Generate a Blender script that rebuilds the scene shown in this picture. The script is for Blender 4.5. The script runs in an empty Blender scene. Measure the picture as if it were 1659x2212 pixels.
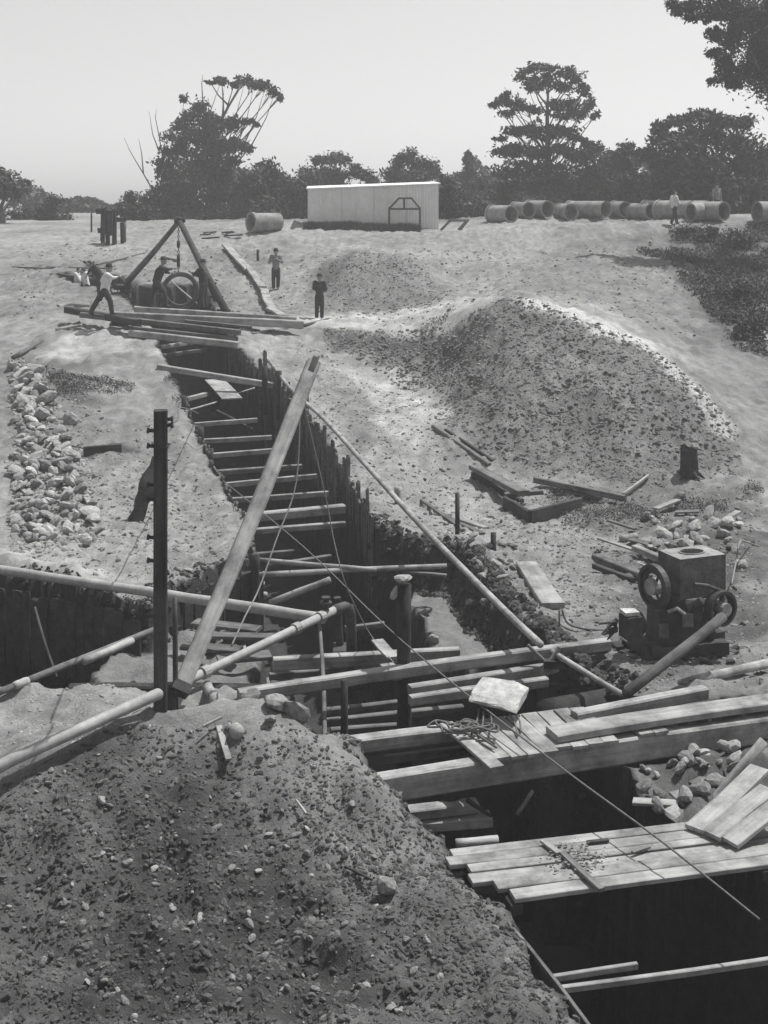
import bpy, math, random
import numpy as np
from mathutils import Vector, Matrix, Euler
random.seed(7); np.random.seed(7)
R = math.radians
sc = bpy.context.scene
# ------------------------------------------------------------ camera, sky, sun, exposure
F, CX, HY, CH = 2830.0, 829.5, 440.0, 7.0        # focal length etc. for a 1659 x 2211 picture; eye 7 m above the lower ground
cam = bpy.data.objects.new('camera', bpy.data.cameras.new('camera')); sc.collection.objects.link(cam)
cam.location = (0, 0, CH); cam.rotation_euler = (R(90), 0, 0)
cam.data.lens = F/2211*36; cam.data.sensor_width = 36; cam.data.shift_y = -(1105.5-HY)/2211
cam.data.clip_end = 3000; cam.data.clip_start = .1
sc.camera = cam
SUN_EL, SUN_AZ = 65, 56          # azimuth clockwise from +Y (away from the viewer) towards +X
w = bpy.data.worlds.new('World'); sc.world = w; w.use_nodes = True
nt = w.node_tree; nt.nodes.clear()
sky = nt.nodes.new('ShaderNodeTexSky'); sky.sky_type = 'NISHITA'; sky.sun_disc = False
sky.sun_elevation = R(SUN_EL); sky.sun_rotation = R(SUN_AZ); sky.dust_density = 1; sky.air_density = 1
bw = nt.nodes.new('ShaderNodeRGBToBW'); bg = nt.nodes.new('ShaderNodeBackground'); out = nt.nodes.new('ShaderNodeOutputWorld')
bg.inputs['Strength'].default_value = .14
nt.links.new(sky.outputs[0], bw.inputs[0]); nt.links.new(bw.outputs[0], bg.inputs[0]); nt.links.new(bg.outputs[0], out.inputs[0])
sl = bpy.data.lights.new('sun', 'SUN'); sl.energy = 5.0; sl.angle = R(.5); sl.color = (1, .995, .985)
so = bpy.data.objects.new('sun', sl); sc.collection.objects.link(so)
sd = Vector((math.sin(R(SUN_AZ))*math.cos(R(SUN_EL)), math.cos(R(SUN_AZ))*math.cos(R(SUN_EL)), math.sin(R(SUN_EL))))
so.rotation_euler = sd.to_track_quat('Z', 'Y').to_euler(); so.location = (20, 20, 40)
vs = sc.view_settings; vs.view_transform = 'Standard'; vs.look = 'None'; vs.exposure = .3; vs.gamma = 1; vs.use_curve_mapping = False

# ------------------------------------------------------------ helpers
C = sc.collection
def tag(o, label=None, cat=None, group=None, kind=None):
    if label: o['label'] = label
    if cat: o['category'] = cat
    if group: o['group'] = group
    if kind: o['kind'] = kind
    return o
def link(name, me, mat=None, parent=None):
    o = bpy.data.objects.new(name, me); C.objects.link(o)
    if mat and not me.materials: me.materials.append(mat)
    if parent: o.parent = parent
    return o
def thing(name, label, cat, loc=(0,0,0), rz=0, group=None):
    o = bpy.data.objects.new(name, None); C.objects.link(o); o.location = loc; o.rotation_euler = (0,0,rz)
    o.empty_display_size = .2
    return tag(o, label, cat, group)
class MB:
    def __init__(s): s.v = []; s.f = []
    def add(s, V, Fc, M=None):
        n = len(s.v)
        s.v += [tuple(M @ Vector(p)) if M is not None else tuple(p) for p in V]
        s.f += [tuple(i+n for i in f) for f in Fc]; return s
    def box(s, c, d, M=None, j=0):
        x, y, z = d[0]/2, d[1]/2, d[2]/2
        V = [(c[0]+a*x+random.uniform(-j,j), c[1]+b*y+random.uniform(-j,j), c[2]+e*z+random.uniform(-j,j)) for a in (-1,1) for b in (-1,1) for e in (-1,1)]
        return s.add(V, [(0,1,3,2),(4,6,7,5),(0,4,5,1),(2,3,7,6),(0,2,6,4),(1,5,7,3)], M)
    def tube(s, pts, rad, n=10, cap=True, M=None):
        pts = [Vector(p) for p in pts]; rs = rad if isinstance(rad, (list, tuple)) else [rad]*len(pts)
        V = []; Fc = []; up = None
        for i, p in enumerate(pts):
            d = (pts[min(i+1, len(pts)-1)]-pts[max(i-1, 0)]).normalized()
            if up is None: up = Vector((0,0,1)) if abs(d.z) < .9 else Vector((1,0,0))
            a = d.cross(up).normalized(); b = a.cross(d).normalized(); up = b
            for k in range(n):
                t = 2*math.pi*k/n; V.append(p+a*math.cos(t)*rs[i]+b*math.sin(t)*rs[i])
        for i in range(len(pts)-1):
            for k in range(n): Fc.append((i*n+k, i*n+(k+1)%n, (i+1)*n+(k+1)%n, (i+1)*n+k))
        if cap: Fc.append(tuple(range(n-1,-1,-1))); Fc.append(tuple((len(pts)-1)*n+k for k in range(n)))
        return s.add(V, Fc, M)
    def ring(s, ro, ri, x0, x1, n=24, M=None):     # hollow cylinder along X
        V = []; Fc = []
        for (r, x) in ((ro,x0),(ro,x1),(ri,x1),(ri,x0)):
            for k in range(n): t = 2*math.pi*k/n; V.append((x, r*math.cos(t), r*math.sin(t)))
        for q in range(4):
            for k in range(n): Fc.append((q*n+k, q*n+(k+1)%n, ((q+1)%4)*n+(k+1)%n, ((q+1)%4)*n+k))
        return s.add(V, Fc, M)
    def ball(s, c, r, n=10, m=7, M=None, sc_=(1,1,1)):
        V = [(c[0],c[1],c[2]+r*sc_[2])]; Fc = []
        for i in range(1, m):
            t = math.pi*i/m
            for k in range(n): p = 2*math.pi*k/n; V.append((c[0]+r*math.sin(t)*math.cos(p)*sc_[0], c[1]+r*math.sin(t)*math.sin(p)*sc_[1], c[2]+r*math.cos(t)*sc_[2]))
        V.append((c[0],c[1],c[2]-r*sc_[2]))
        for k in range(n): Fc.append((0, 1+k, 1+(k+1)%n))
        for i in range(m-2):
            for k in range(n): a=1+i*n+k; b=1+i*n+(k+1)%n; Fc.append((a, a+n, b+n, b))
        L=len(V)-1
        for k in range(n): Fc.append((L, 1+(m-2)*n+(k+1)%n, 1+(m-2)*n+k))
        return s.add(V, Fc, M)
    def build(s, name, mat, parent=None, smooth=False):
        me = bpy.data.meshes.new(name); me.from_pydata(s.v, [], s.f); me.update()
        if smooth: me.polygons.foreach_set('use_smooth', [True]*len(me.polygons))
        return link(name, me, mat, parent)
def np_mesh(name, V, Fq, smooth=False):
    me = bpy.data.meshes.new(name); n = Fq.shape[1]
    me.vertices.add(len(V)); me.vertices.foreach_set('co', np.ascontiguousarray(V, np.float32).ravel())
    me.loops.add(Fq.size); me.loops.foreach_set('vertex_index', np.ascontiguousarray(Fq, np.int32).ravel())
    me.polygons.add(len(Fq)); me.polygons.foreach_set('loop_start', np.arange(0, Fq.size, n, dtype=np.int32))
    me.polygons.foreach_set('use_smooth', np.full(len(Fq), smooth)); me.update(calc_edges=True); return me

# ------------------------------------------------------------ materials
def mat(name, base, var=.35, scale=4, stretch=(1,1,1), bump=.3, bscale=None, rough=.9, attr=None, fine=True, metal=0, bd=.02):
    m = bpy.data.materials.new(name); m.use_nodes = True; n = m.node_tree; N = n.nodes; L = n.links
    b = N['Principled BSDF']; b.inputs['Roughness'].default_value = rough; b.inputs['Metallic'].default_value = metal
    b.inputs['Specular IOR Level'].default_value = .25
    tc = N.new('ShaderNodeTexCoord'); mp = N.new('ShaderNodeMapping'); mp.inputs['Scale'].default_value = stretch
    L.new(tc.outputs['Object'], mp.inputs[0])
    oi = N.new('ShaderNodeObjectInfo'); add = N.new('ShaderNodeVectorMath'); add.operation = 'ADD'
    mul = N.new('ShaderNodeMath'); mul.operation = 'MULTIPLY'; mul.inputs[1].default_value = 37
    L.new(oi.outputs['Random'], mul.inputs[0]); L.new(mp.outputs[0], add.inputs[0]); L.new(mul.outputs[0], add.inputs[1])
    def noise(s, d=6, r=.6):
        q = N.new('ShaderNodeTexNoise'); q.inputs['Scale'].default_value = s; q.inputs['Detail'].default_value = d; q.inputs['Roughness'].default_value = r
        L.new(add.outputs[0], q.inputs['Vector']); return q
    n1 = noise(scale); n2 = noise(scale*6, 8, .7)
    def rng(src, lo, hi, a=.3, c=.7):
        q = N.new('ShaderNodeMapRange'); q.inputs[1].default_value = a; q.inputs[2].default_value = c; q.inputs[3].default_value = lo; q.inputs[4].default_value = hi
        L.new(src, q.inputs[0]); return q.outputs[0]
    def mm(a, c):
        q = N.new('ShaderNodeMath'); q.operation = 'MULTIPLY'; L.new(a, q.inputs[0])
        if isinstance(c, float): q.inputs[1].default_value = c
        else: L.new(c, q.inputs[1])
        return q.outputs[0]
    v = mm(rng(n1.outputs[0], 1-var, 1+var), rng(n2.outputs[0], 1-var*.8, 1+var*.8))
    v = mm(v, rng(oi.outputs['Random'], 1-var*.35, 1+var*.35, 0, 1))
    if stretch != (1,1,1):
        dn = N.new('ShaderNodeTexNoise'); dn.inputs['Scale'].default_value = 1.6; dn.inputs['Detail'].default_value = 9; dn.inputs['Roughness'].default_value = .7; a2 = N.new('ShaderNodeVectorMath'); a2.operation = 'ADD'; L.new(tc.outputs['Object'], a2.inputs[0]); L.new(mul.outputs[0], a2.inputs[1]); L.new(a2.outputs[0], dn.inputs['Vector']); v = mm(v, rng(dn.outputs[0], .45, 1.15, .36, .58))
    if attr:
        at = N.new('ShaderNodeAttribute'); at.attribute_name = attr; v = mm(v, at.outputs['Fac'])
    else: v = mm(v, float(base))
    L.new(v, b.inputs['Base Color'])
    if bump:
        bp = N.new('ShaderNodeBump'); bp.inputs['Strength'].default_value = bump; bp.inputs['Distance'].default_value = bd
        n3 = noise(bscale or scale*8, 8, .75); L.new(n3.outputs[0], bp.inputs['Height']); L.new(bp.outputs[0], b.inputs['Normal'])
    return m
M = {}
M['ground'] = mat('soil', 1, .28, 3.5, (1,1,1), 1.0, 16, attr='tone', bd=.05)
M['stone'] = mat('stone', .22, .45, 3, bump=.6, bd=.03)
M['palestone'] = mat('pale_stone', .36, .35, 3, bump=.6, bd=.03)
M['clod'] = mat('clod', .13, .5, 1.3, bump=.6, bd=.03)
M['darkclod'] = mat('dark_clod', .05, .5, 1.3, bump=.6, bd=.03)  # same clods in a darker tone, for the pit brinks
M['heapstone'] = mat('heap_stone', .085, .7, 2.3, bump=.6, bd=.03)
M['bankclod'] = mat('bank_clod', .16, .5, 1.3, bump=.6, bd=.03)
M['light'] = mat('light_timber', .27, .2, 2.2, (.25,7,7), .5, 6, bd=.012)
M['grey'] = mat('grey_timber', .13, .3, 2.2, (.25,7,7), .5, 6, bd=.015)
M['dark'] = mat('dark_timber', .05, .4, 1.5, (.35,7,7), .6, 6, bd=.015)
M['sheet'] = mat('sheeting_timber', .12, .55, 1.2, (.3,9,9), .6, 6, bd=.015)
M['pole'] = mat('peeled_pole', .30, .25, 2, (.5,5,5), .4, 8, bd=.01)
M['concrete'] = mat('concrete', .22, .4, 2, bump=.3, bd=.01)
M['pipe'] = mat('painted_pipe', .30, .25, 3, bump=.15, rough=.6, bd=.01)
M['tank'] = mat('tank_metal', .10, .5, 3, bump=.3, rough=.8, bd=.01)
M['iron'] = mat('dark_iron', .04, .5, 5, bump=.3, rough=.55, bd=.01)
M['steel'] = mat('worn_steel', .25, .4, 5, bump=.2, rough=.5, bd=.01)
M['rope'] = mat('rope', .22, .3, 20, bump=.3)
M['wire'] = mat('dark_rope', .12, .3, 20, bump=.3)
M['shedwall'] = mat('corrugated_iron', .66, .10, 1.2, (1,1,1), .2, 5, rough=.6)
M['shedroof'] = mat('roof_iron', .75, .1, 1.5, bump=.1)
M['leaf'] = mat('foliage', .075, .45, .6, bump=0, rough=.8)
M['leafd'] = mat('dark_foliage', .058, .45, .6, bump=0, rough=.8)
M['leafl'] = mat('pale_foliage', .12, .4, .6, bump=0, rough=.8)
M['bark'] = mat('bark', .12, .4, 3, (3,3,.6), .6)
M['skin'] = mat('skin', .28, .1, 8, bump=0, rough=.6)
M['white'] = mat('white_shirt_cloth', .6, .15, 6, bump=.3)
M['shirt'] = mat('mid_grey_cloth', .22, .2, 6, bump=.3)
M['darkcloth'] = mat('dark_cloth', .045, .3, 6, bump=.3)
M['water'] = mat('muddy_water', .035, .2, .4, bump=.08, bscale=3, rough=.12)
M['stump'] = mat('charred_wood', .04, .5, 3, (1,1,3), .9)

# ------------------------------------------------------------ terrain
def PZ(px, py, z=0.):            # point of the level z seen there
    Y = F*(CH-z)/(py-HY); return Vector(((px-CX)*Y/F, Y, z))
def PY(px, py, Y): return Vector(((px-CX)*Y/F, Y, CH-(py-HY)*Y/F))
bY = np.array([0,31,36,40,45,48,50,55,60,66,70,80,120,300,900]); bZ = np.array([0,0,.8,1.3,2.0,2.4,2.75,3.7,4.45,5.2,5.5,5.85,6.2,6.4,6.6])
ctl = [ # pixel, pixel, depth: points the ground passes through
 (960,900,36.5),(1100,1000,34),(1250,1035,32.5),(1400,1040,32.2),(1500,1025,32.8),(1600,1040,32),
 (1030,700,42),(1100,694,41),(1175,706,40.3),(1250,728,39.5),(1325,750,38.7),(1400,776,38),(1500,840,36.5),(1560,920,35),(1660,985,34),
 (1100,810,37.5),(1250,851,36),(1400,886,35.1),(1000,683,43.5),(1010,790,40),(900,692,46),(930,740,43.8),(1180,745,39.2),(1330,790,37.6),
 (1030,645,46),(950,665,48),(1180,640,45),(1330,675,44),(1100,628,46),(1250,650,45),(1400,700,43.5),(1550,845,38.5),(1600,700,46),(1500,600,52),(1300,550,56),(1100,565,56),
 (1250,480,66),(1000,500,66),(1450,480,65),(1600,484,64),(1750,484,64),(1600,600,52),
 (700,703,47),(850,697,46.5),(950,690,45),(720,762,44.3),(850,790,43.3),(970,800,42.2),(1000,875,38.5),(900,885,37.5),(1060,830,38.6),
 (800,540,56),(860,556,55.3),(790,600,52.5),(830,675,50),(690,620,54.5),(960,600,54),(740,580,55),
 (300,718,43.5),(230,705,44),(150,730,43),(100,800,40),(330,800,40),(200,900,36),(650,770,43),
 (400,1556,15.2),(300,1560,15.2),(500,1572,15),(210,1590,15.1),(600,1640,14.7),(110,1640,14.8),(28,1680,14.7),(-80,1720,14.6),
 (760,1760,14.2),(930,1850,14.0),(1000,1960,13.0),(300,1800,13.7),(300,2000,12.7),(300,2211,11.6),(50,2000,12.7),(50,2211,11.6),(-100,2100,12),
 (600,1850,13.6),(600,2050,12.4),(600,2211,11.5),(800,2000,12.6),(900,2211,11.2),(1050,2100,11.9),(1200,2211,11.2),(100,1800,13.7),(450,1680,14.5),
 (150,603,55),(60,620,54),(100,660,50),(50,700,47),
 (1100,474,72),(1300,469,74),(1500,470,72),(1700,470,72),(1200,468,82),(1500,466,85),(1000,490,71),(600,495,68),(480,490,70),(560,478,73),(100,505,68),(300,500,70)]
cp = []
for a, b, Y in ctl:
    p = PY(a, b, Y); cp.append((p.x, p.y, p.z-np.interp(p.y, bY, bZ)))
def far_from(x, y, d): return all((x-c[0])**2+(y-c[1])**2 > d*d for c in cp)
for gy, st in ((8.5,4),(17.6,3),(21,3.5),(25,4),(29,4),(34,5),(39,5),(45,6),(52,7),(60,8),(70,10),(85,15),(110,25)):
    x = -gy*.35-4
    while x <= gy*.35+5:
        if far_from(x, gy, 2.2 if gy < 30 else 4): cp.append((x, gy, 0.))
        x += st
cp += [(-60,y,0.) for y in range(10,150,20)]+[(60,y,0.) for y in range(10,150,20)]
cp = np.array(cp)
def U(r2): return r2*np.log(r2+1e-9)*.5
n_ = len(cp); K = U((cp[:,None,0]-cp[None,:,0])**2+(cp[:,None,1]-cp[None,:,1])**2)+np.eye(n_)*.15
Pm = np.c_[np.ones(n_), cp[:,:2]]
A = np.r_[np.c_[K, Pm], np.c_[Pm.T, np.zeros((3,3))]]
sol = np.linalg.solve(A, np.r_[cp[:,2], 0,0,0])
def hbase(X, Y):
    X = np.asarray(X, float); Y = np.asarray(Y, float); s = X.shape; x = X.ravel(); y = Y.ravel(); o = np.zeros(len(x))
    for i in range(0, len(x), 40000):
        a = x[i:i+40000]; b = y[i:i+40000]
        o[i:i+40000] = U((a[:,None]-cp[:,0])**2+(b[:,None]-cp[:,1])**2)@sol[:n_]+sol[n_]+sol[n_+1]*a+sol[n_+2]*b
    fade = np.clip((115-y)/25, 0, 1)*np.clip((58-np.abs(x))/12, 0, 1)*np.clip((y-5)/4, 0, 1)
    return (np.interp(y, bY, bZ)+o*fade).reshape(s)
def GH(x, y): return float(hbase(np.array([x]), np.array([y]))[0])
Yr = np.geomspace(8, 400, 1500)
def G(px, py, off=0.):            # where the line of sight meets the ground (raised by off)
    X = (px-CX)*Yr/F; Z = CH-(py-HY)*Yr/F
    d = Z-(hbase(X, Yr)+off)
    k = np.argmax(d < 0)
    if k == 0: return Vector((X[-1], Yr[-1], Z[-1]))
    t = d[k-1]/(d[k-1]-d[k]); Y = Yr[k-1]*(1-t)+Yr[k]*t
    return Vector(((px-CX)*Y/F, Y, CH-(py-HY)*Y/F))
# value noise
def vnoise(x, y, s, seed=0):
    ca, sa = math.cos(.6+seed), math.sin(.6+seed); x, y = x*ca-y*sa, x*sa+y*ca
    x = x/s+seed*17.3; y = y/s+seed*9.1; xi = np.floor(x).astype(int); yi = np.floor(y).astype(int); fx = x-xi; fy = y-yi
    fx = fx*fx*(3-2*fx); fy = fy*fy*(3-2*fy)
    def h(a, b):
        q = np.sin(a*127.1+b*311.7+seed*74.7)*43758.5453; return q-np.floor(q)
    return (h(xi,yi)*(1-fx)+h(xi+1,yi)*fx)*(1-fy)+(h(xi,yi+1)*(1-fx)+h(xi+1,yi+1)*fx)*fy-.5
def gpoly(pts, z=None): return [tuple((G(a, b) if z is None else PZ(a, b, z)).xy) for a, b in pts]
def inside(X, Y, poly):           # signed distance, positive inside
    X = np.asarray(X); ins = np.zeros(X.shape, bool); d = np.full(X.shape, 1e9); n = len(poly)
    for i in range(n):
        x1, y1 = poly[i]; x2, y2 = poly[(i+1)%n]
        c = ((y1 > Y) != (y2 > Y)) & (X < (x2-x1)*(Y-y1)/((y2-y1) if y2 != y1 else 1e-9)+x1); ins ^= c
        t = np.clip(((X-x1)*(x2-x1)+(Y-y1)*(y2-y1))/((x2-x1)**2+(y2-y1)**2+1e-9), 0, 1)
        d = np.minimum(d, np.hypot(X-x1-t*(x2-x1), Y-y1-t*(y2-y1)))
    return np.where(ins, d, -d)
right_px = [(440,622),(490,712),(505,745),(562,800),(606,850),(660,900),(705,980),(755,1045),(792,1110),(835,1165),(985,1195),(1085,1290),(1200,1398),(1330,1490),(1395,1545),(1720,1500),(1720,1590),(1330,1655),(1425,1745),(1480,1790),(1640,1870)]
left_px = [(270,622),(330,712),(352,770),(395,850),(415,910),(450,980),(490,1050),(535,1130),(550,1205),(470,1222),(365,1258),(330,1302),(28,1240),(-260,1195)]
left2_px = [(-260,1482),(28,1484),(330,1480),(520,1484),(580,1505),(690,1585),(785,1612),(812,1662),(870,1735),(940,1795),(985,1850),(1085,1965),(1180,2100),(1272,2211)]
POLY = gpoly(right_px)+[(5.1,12.4),(5.6,9.5),(2.5,9.0)]+gpoly(left2_px)[::-1]+gpoly(left_px)[::-1]
farpit = gpoly([(110,592),(150,606),(215,622),(285,640),(300,612),(250,594),(190,588)])
# ledges inside the diggings (absolute level)
ledges = [(gpoly([(850,1300),(890,1245),(955,1230),(1030,1262),(1110,1335),(1200,1425),(1190,1465),(1000,1450),(910,1430)], -.75), -.75, .25),
          (gpoly([(1140,1450),(1200,1440),(1330,1540),(1360,1580),(1230,1600),(1150,1560)], -.8), -.8, .3),
          (gpoly([(150,1450),(225,1385),(350,1350),(520,1345),(605,1400),(610,1475),(560,1560),(300,1560),(150,1560)], -.65), -.65, .4),
          (gpoly([(585,1500),(680,1530),(800,1600),(850,1650),(800,1690),(650,1600)], -.35), -.35, .3),
          (gpoly([(1280,1640),(1440,1630),(1440,1700),(1330,1720)], -.5), -.5, .25)]
def hfull(X, Y, detail=True):
    h = hbase(X, Y); tone = np.full(X.shape, .20)
    near = np.clip((60-Y)/40, .25, 1)
    sp = inside(X, Y, POLY)
    wob = vnoise(X, Y, .9, 33)*.14+vnoise(X, Y, .4, 3)*.14+vnoise(X, Y, .16, 4)*.14
    d = np.clip((sp+wob)/.22, 0, 1)
    floor = np.where(Y > 27, h-3.4, np.where(Y > 20, -3.4, -4.0))+vnoise(X, Y, .8, 5)*.5
    floor = np.where((X < -3.2) & (Y < 27), -1.9+vnoise(X, Y, .8, 5)*.3, floor)
    depth = floor
    for poly, z, wd in ledges:
        s = inside(X, Y, poly)+vnoise(X, Y, .5, 8)*.3
        k = np.clip(s/wd, 0, 1); depth = depth*(1-k)+(z+vnoise(X, Y, .6, 9)*.25+vnoise(X,Y,.2,10)*.1)*k
    sf = inside(X, Y, farpit); df = np.clip((sf+wob)/.3, 0, 1)
    # slump berm along the edge
    berm = np.exp(-((sp+.45)/.35)**2)*(.07+vnoise(X, Y, .7, 12)*.22+vnoise(X, Y, .25, 14)*.12)*(sp < 0)
    # surface roughness
    heap = inside(X, Y, HEAP); bank = inside(X, Y, BANK)
    rough = .085+.05*np.clip(heap, 0, 1)+.05*np.clip(bank, 0, 1)
    det = vnoise(X, Y, 1.7, 1)*.14+vnoise(X, Y, .7, 2)*.09
    det2 = (vnoise(X, Y, .33, 6)+vnoise(X, Y, .17, 7)*.6+vnoise(X,Y,.09,13)*.35)*rough*1.6
    hh = h+berm+(det*.6+det2)*(1 if detail else 0)
    hh = hh*(1-d)+np.minimum(depth, hh)*d
    hh = hh-df*1.7
    # tone of the soil, with shade put into pits and some flanks
    tone *= 1+vnoise(X, Y, 6, 20)*.45+vnoise(X, Y, 2.2, 21)*.3+vnoise(X, Y, .8, 24)*.25+vnoise(X, Y, .3, 26)*.35+vnoise(X, Y, .12, 27)*.35
    for poly, t, wd in TONES:
        s = inside(X, Y, poly)+vnoise(X, Y, 1.2, 22)*wd*1.5+vnoise(X, Y, .4, 23)*wd
        k = np.clip(s/wd+.5, 0, 1); tone = tone*(1-k)+t*(1+vnoise(X, Y, .6, 25)*.5)*k
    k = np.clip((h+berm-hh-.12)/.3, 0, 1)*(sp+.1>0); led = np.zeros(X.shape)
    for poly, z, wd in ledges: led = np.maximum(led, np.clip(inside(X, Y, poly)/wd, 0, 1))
    tone = tone*(1-k)+(.045*(1-led)+.17*led)*k  # dark wet pit soil, with the shade of the pits put in
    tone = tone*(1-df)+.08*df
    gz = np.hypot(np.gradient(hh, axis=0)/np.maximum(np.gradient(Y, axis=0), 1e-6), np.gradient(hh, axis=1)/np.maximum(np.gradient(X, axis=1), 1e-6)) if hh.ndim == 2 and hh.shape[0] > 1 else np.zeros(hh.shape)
    cut = np.clip((gz-1.1)/.6, 0, 1)*np.clip((np.maximum(sp, sf)+.5)/.3, 0, 1); tone = tone*(1-cut)+.05*cut  # steep cut soil darkened further, shade put into the tone
    fe = np.clip((sp+.5)/.2, 0, 1)*(Y > 50.5); tone = tone*(1-fe)+.05*fe  # far end wall and its lip painted dark as shade
    veg = np.clip((Y-72)/6, 0, 1)*np.clip((X+12)/5, 0, 1); tone = tone*(1-veg*.6)
    return hh, np.clip(tone, .02, .6)
HEAP = gpoly([(-150,1760),(28,1700),(200,1600),(300,1565),(480,1570),(620,1650),(760,1770),(900,1870),(990,1980),(1080,2100),(1150,2300),(-200,2300)])
BANK = gpoly([(1015,676),(1060,655),(1110,640),(1250,685),(1400,748),(1590,925),(1600,1020),(1500,1030),(1380,1050),(1090,1005),(960,900),(930,830),(960,740)])
TONES = [(BANK, .15, .5), (gpoly([(1130,630),(1300,645),(1450,735),(1620,880),(1720,1000),(1720,780),(1500,640),(1300,560),(1120,580)]), .165, .8),
 (gpoly([(700,708),(950,700),(1030,730),(1060,860),(1000,840),(960,775),(800,775),(705,760)]), .085, .5),  # face of the brow painted dark for its shaded side
 (gpoly([(955,820),(1000,825),(1060,880),(1080,920),(990,880)]), .08, .25),
 (gpoly([(700,830),(800,850),(810,960),(760,990),(720,900)]), .17, .6),
 (gpoly([(600,770),(680,755),(690,800),(620,830)]), .17, .5),
 (gpoly([(60,790),(200,780),(330,860),(240,890),(120,850)]), .13, .5),
 (gpoly([(110,800),(240,860),(250,880),(150,880)]), .09, .4),
 (gpoly([(180,950),(370,900),(390,970),(330,1000),(190,985)]), .18, .5),
 (gpoly([(185,968),(260,958),(300,975),(230,985),(185,992)]), .06, .15),
 (gpoly([(180,800),(390,770),(400,850),(380,900),(200,890)]), .2, .9),
 (gpoly([(700,560),(780,540),(740,620),(690,660),(680,600)]), .12, .8), (gpoly([(790,545),(900,560),(990,640),(900,670),(740,665),(700,640)]), .16, .9), (gpoly([(1150,490),(1330,500),(1420,640),(1600,760),(1600,800),(1420,720),(1250,600)]), .17, 1.2),  # first patch paints the shade on the mound's left flank
 (gpoly([(1330,500),(1700,490),(1700,780),(1560,760),(1480,650),(1430,560)]), .10, 1.6),  # dark scrub ground, with the trees' shadow painted into the tone
 (gpoly([(1290,500),(1500,510),(1520,545),(1320,530)]), .13, .8),
 (gpoly([(1420,770),(1620,800),(1620,870),(1500,840)]), .17, .8),
 (gpoly([(1230,1070),(1660,1040),(1660,1230),(1400,1180),(1260,1130)]), .12, .9),
 (gpoly([(1300,1290),(1380,1180),(1660,1160),(1660,1460),(1400,1450)]), .09, .8),
 (gpoly([(1330,1560),(1660,1480),(1700,1800),(1500,1790),(1400,1700)]), .10, .4),
 (gpoly([(800,960),(1000,1000),(1100,1130),(1000,1180),(900,1090)]), .24, .6),
 (gpoly([(650,760),(900,800),(960,900),(900,1000),(850,960),(800,850)]), .34, .6),
 (gpoly([(640,690),(1030,680),(1100,645),(1000,640),(700,680)]), .34, .5),
 (gpoly([(1100,640),(1400,735),(1580,925),(1560,935),(1390,760),(1100,660)]), .38, .3),
 (gpoly([(190,715),(310,710),(345,770),(250,765),(80,780),(140,730)]), .31, .5),
 (gpoly([(28,1180),(320,1200),(330,1290),(28,1230)]), .28, .4),
 (gpoly([(300,1580),(550,1600),(850,1850),(1000,2000),(1150,2250),(-200,2250),(-100,1750),(150,1620)]), .11, .9),
 (gpoly([(350,1700),(600,1850),(700,2250),(-100,2250),(100,2050),(300,1850)]), .052, 1.2)]  # lower left of the heap painted darker for shade and vignetting
xs = np.unique(np.r_[-np.geomspace(16,400,60), np.arange(-16,16,.085), np.geomspace(16,400,60)])
ys = [4.]
while ys[-1] < 900: ys.append(ys[-1]+max(.06, ys[-1]*.0052)*(1 if ys[-1] < 75 else 3 if ys[-1] < 140 else 8))
ys = np.array(ys); XX, YY = np.meshgrid(xs, ys)
HH, TT = hfull(XX, YY)
ny, nx = XX.shape
idx = np.arange(nx*ny).reshape(ny, nx)
Fq = np.stack([idx[:-1,:-1], idx[:-1,1:], idx[1:,1:], idx[1:,:-1]], -1).reshape(-1, 4)
me = np_mesh('ground', np.stack([XX, YY, HH], -1).reshape(-1, 3), Fq, True)
fn = np.zeros(len(me.polygons)*3); me.polygons.foreach_get('normal', fn); me.polygons.foreach_set('use_smooth', fn.reshape(-1,3)[:,2] > .55)   # cut faces are crisp
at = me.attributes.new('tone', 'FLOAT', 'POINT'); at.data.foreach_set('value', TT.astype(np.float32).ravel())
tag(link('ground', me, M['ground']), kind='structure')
def TH(x, y):                      # the finished ground, trench included
    j = min(max(int(np.searchsorted(ys, y))-1, 0), ny-2); i = min(max(int(np.searchsorted(xs, x))-1, 0), nx-2)
    fx = (x-xs[i])/(xs[i+1]-xs[i]); fy = (y-ys[j])/(ys[j+1]-ys[j])
    return float((HH[j,i]*(1-fx)+HH[j,i+1]*fx)*(1-fy)+(HH[j+1,i]*(1-fx)+HH[j+1,i+1]*fx)*fy)
wm = MB(); wm.add([(-1.2,9,-3.75),(6.5,9,-3.75),(6.5,19,-3.75),(-1.2,19,-3.75)], [(0,1,2,3)])
tag(wm.build('water', M['water']), kind='structure')

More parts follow.
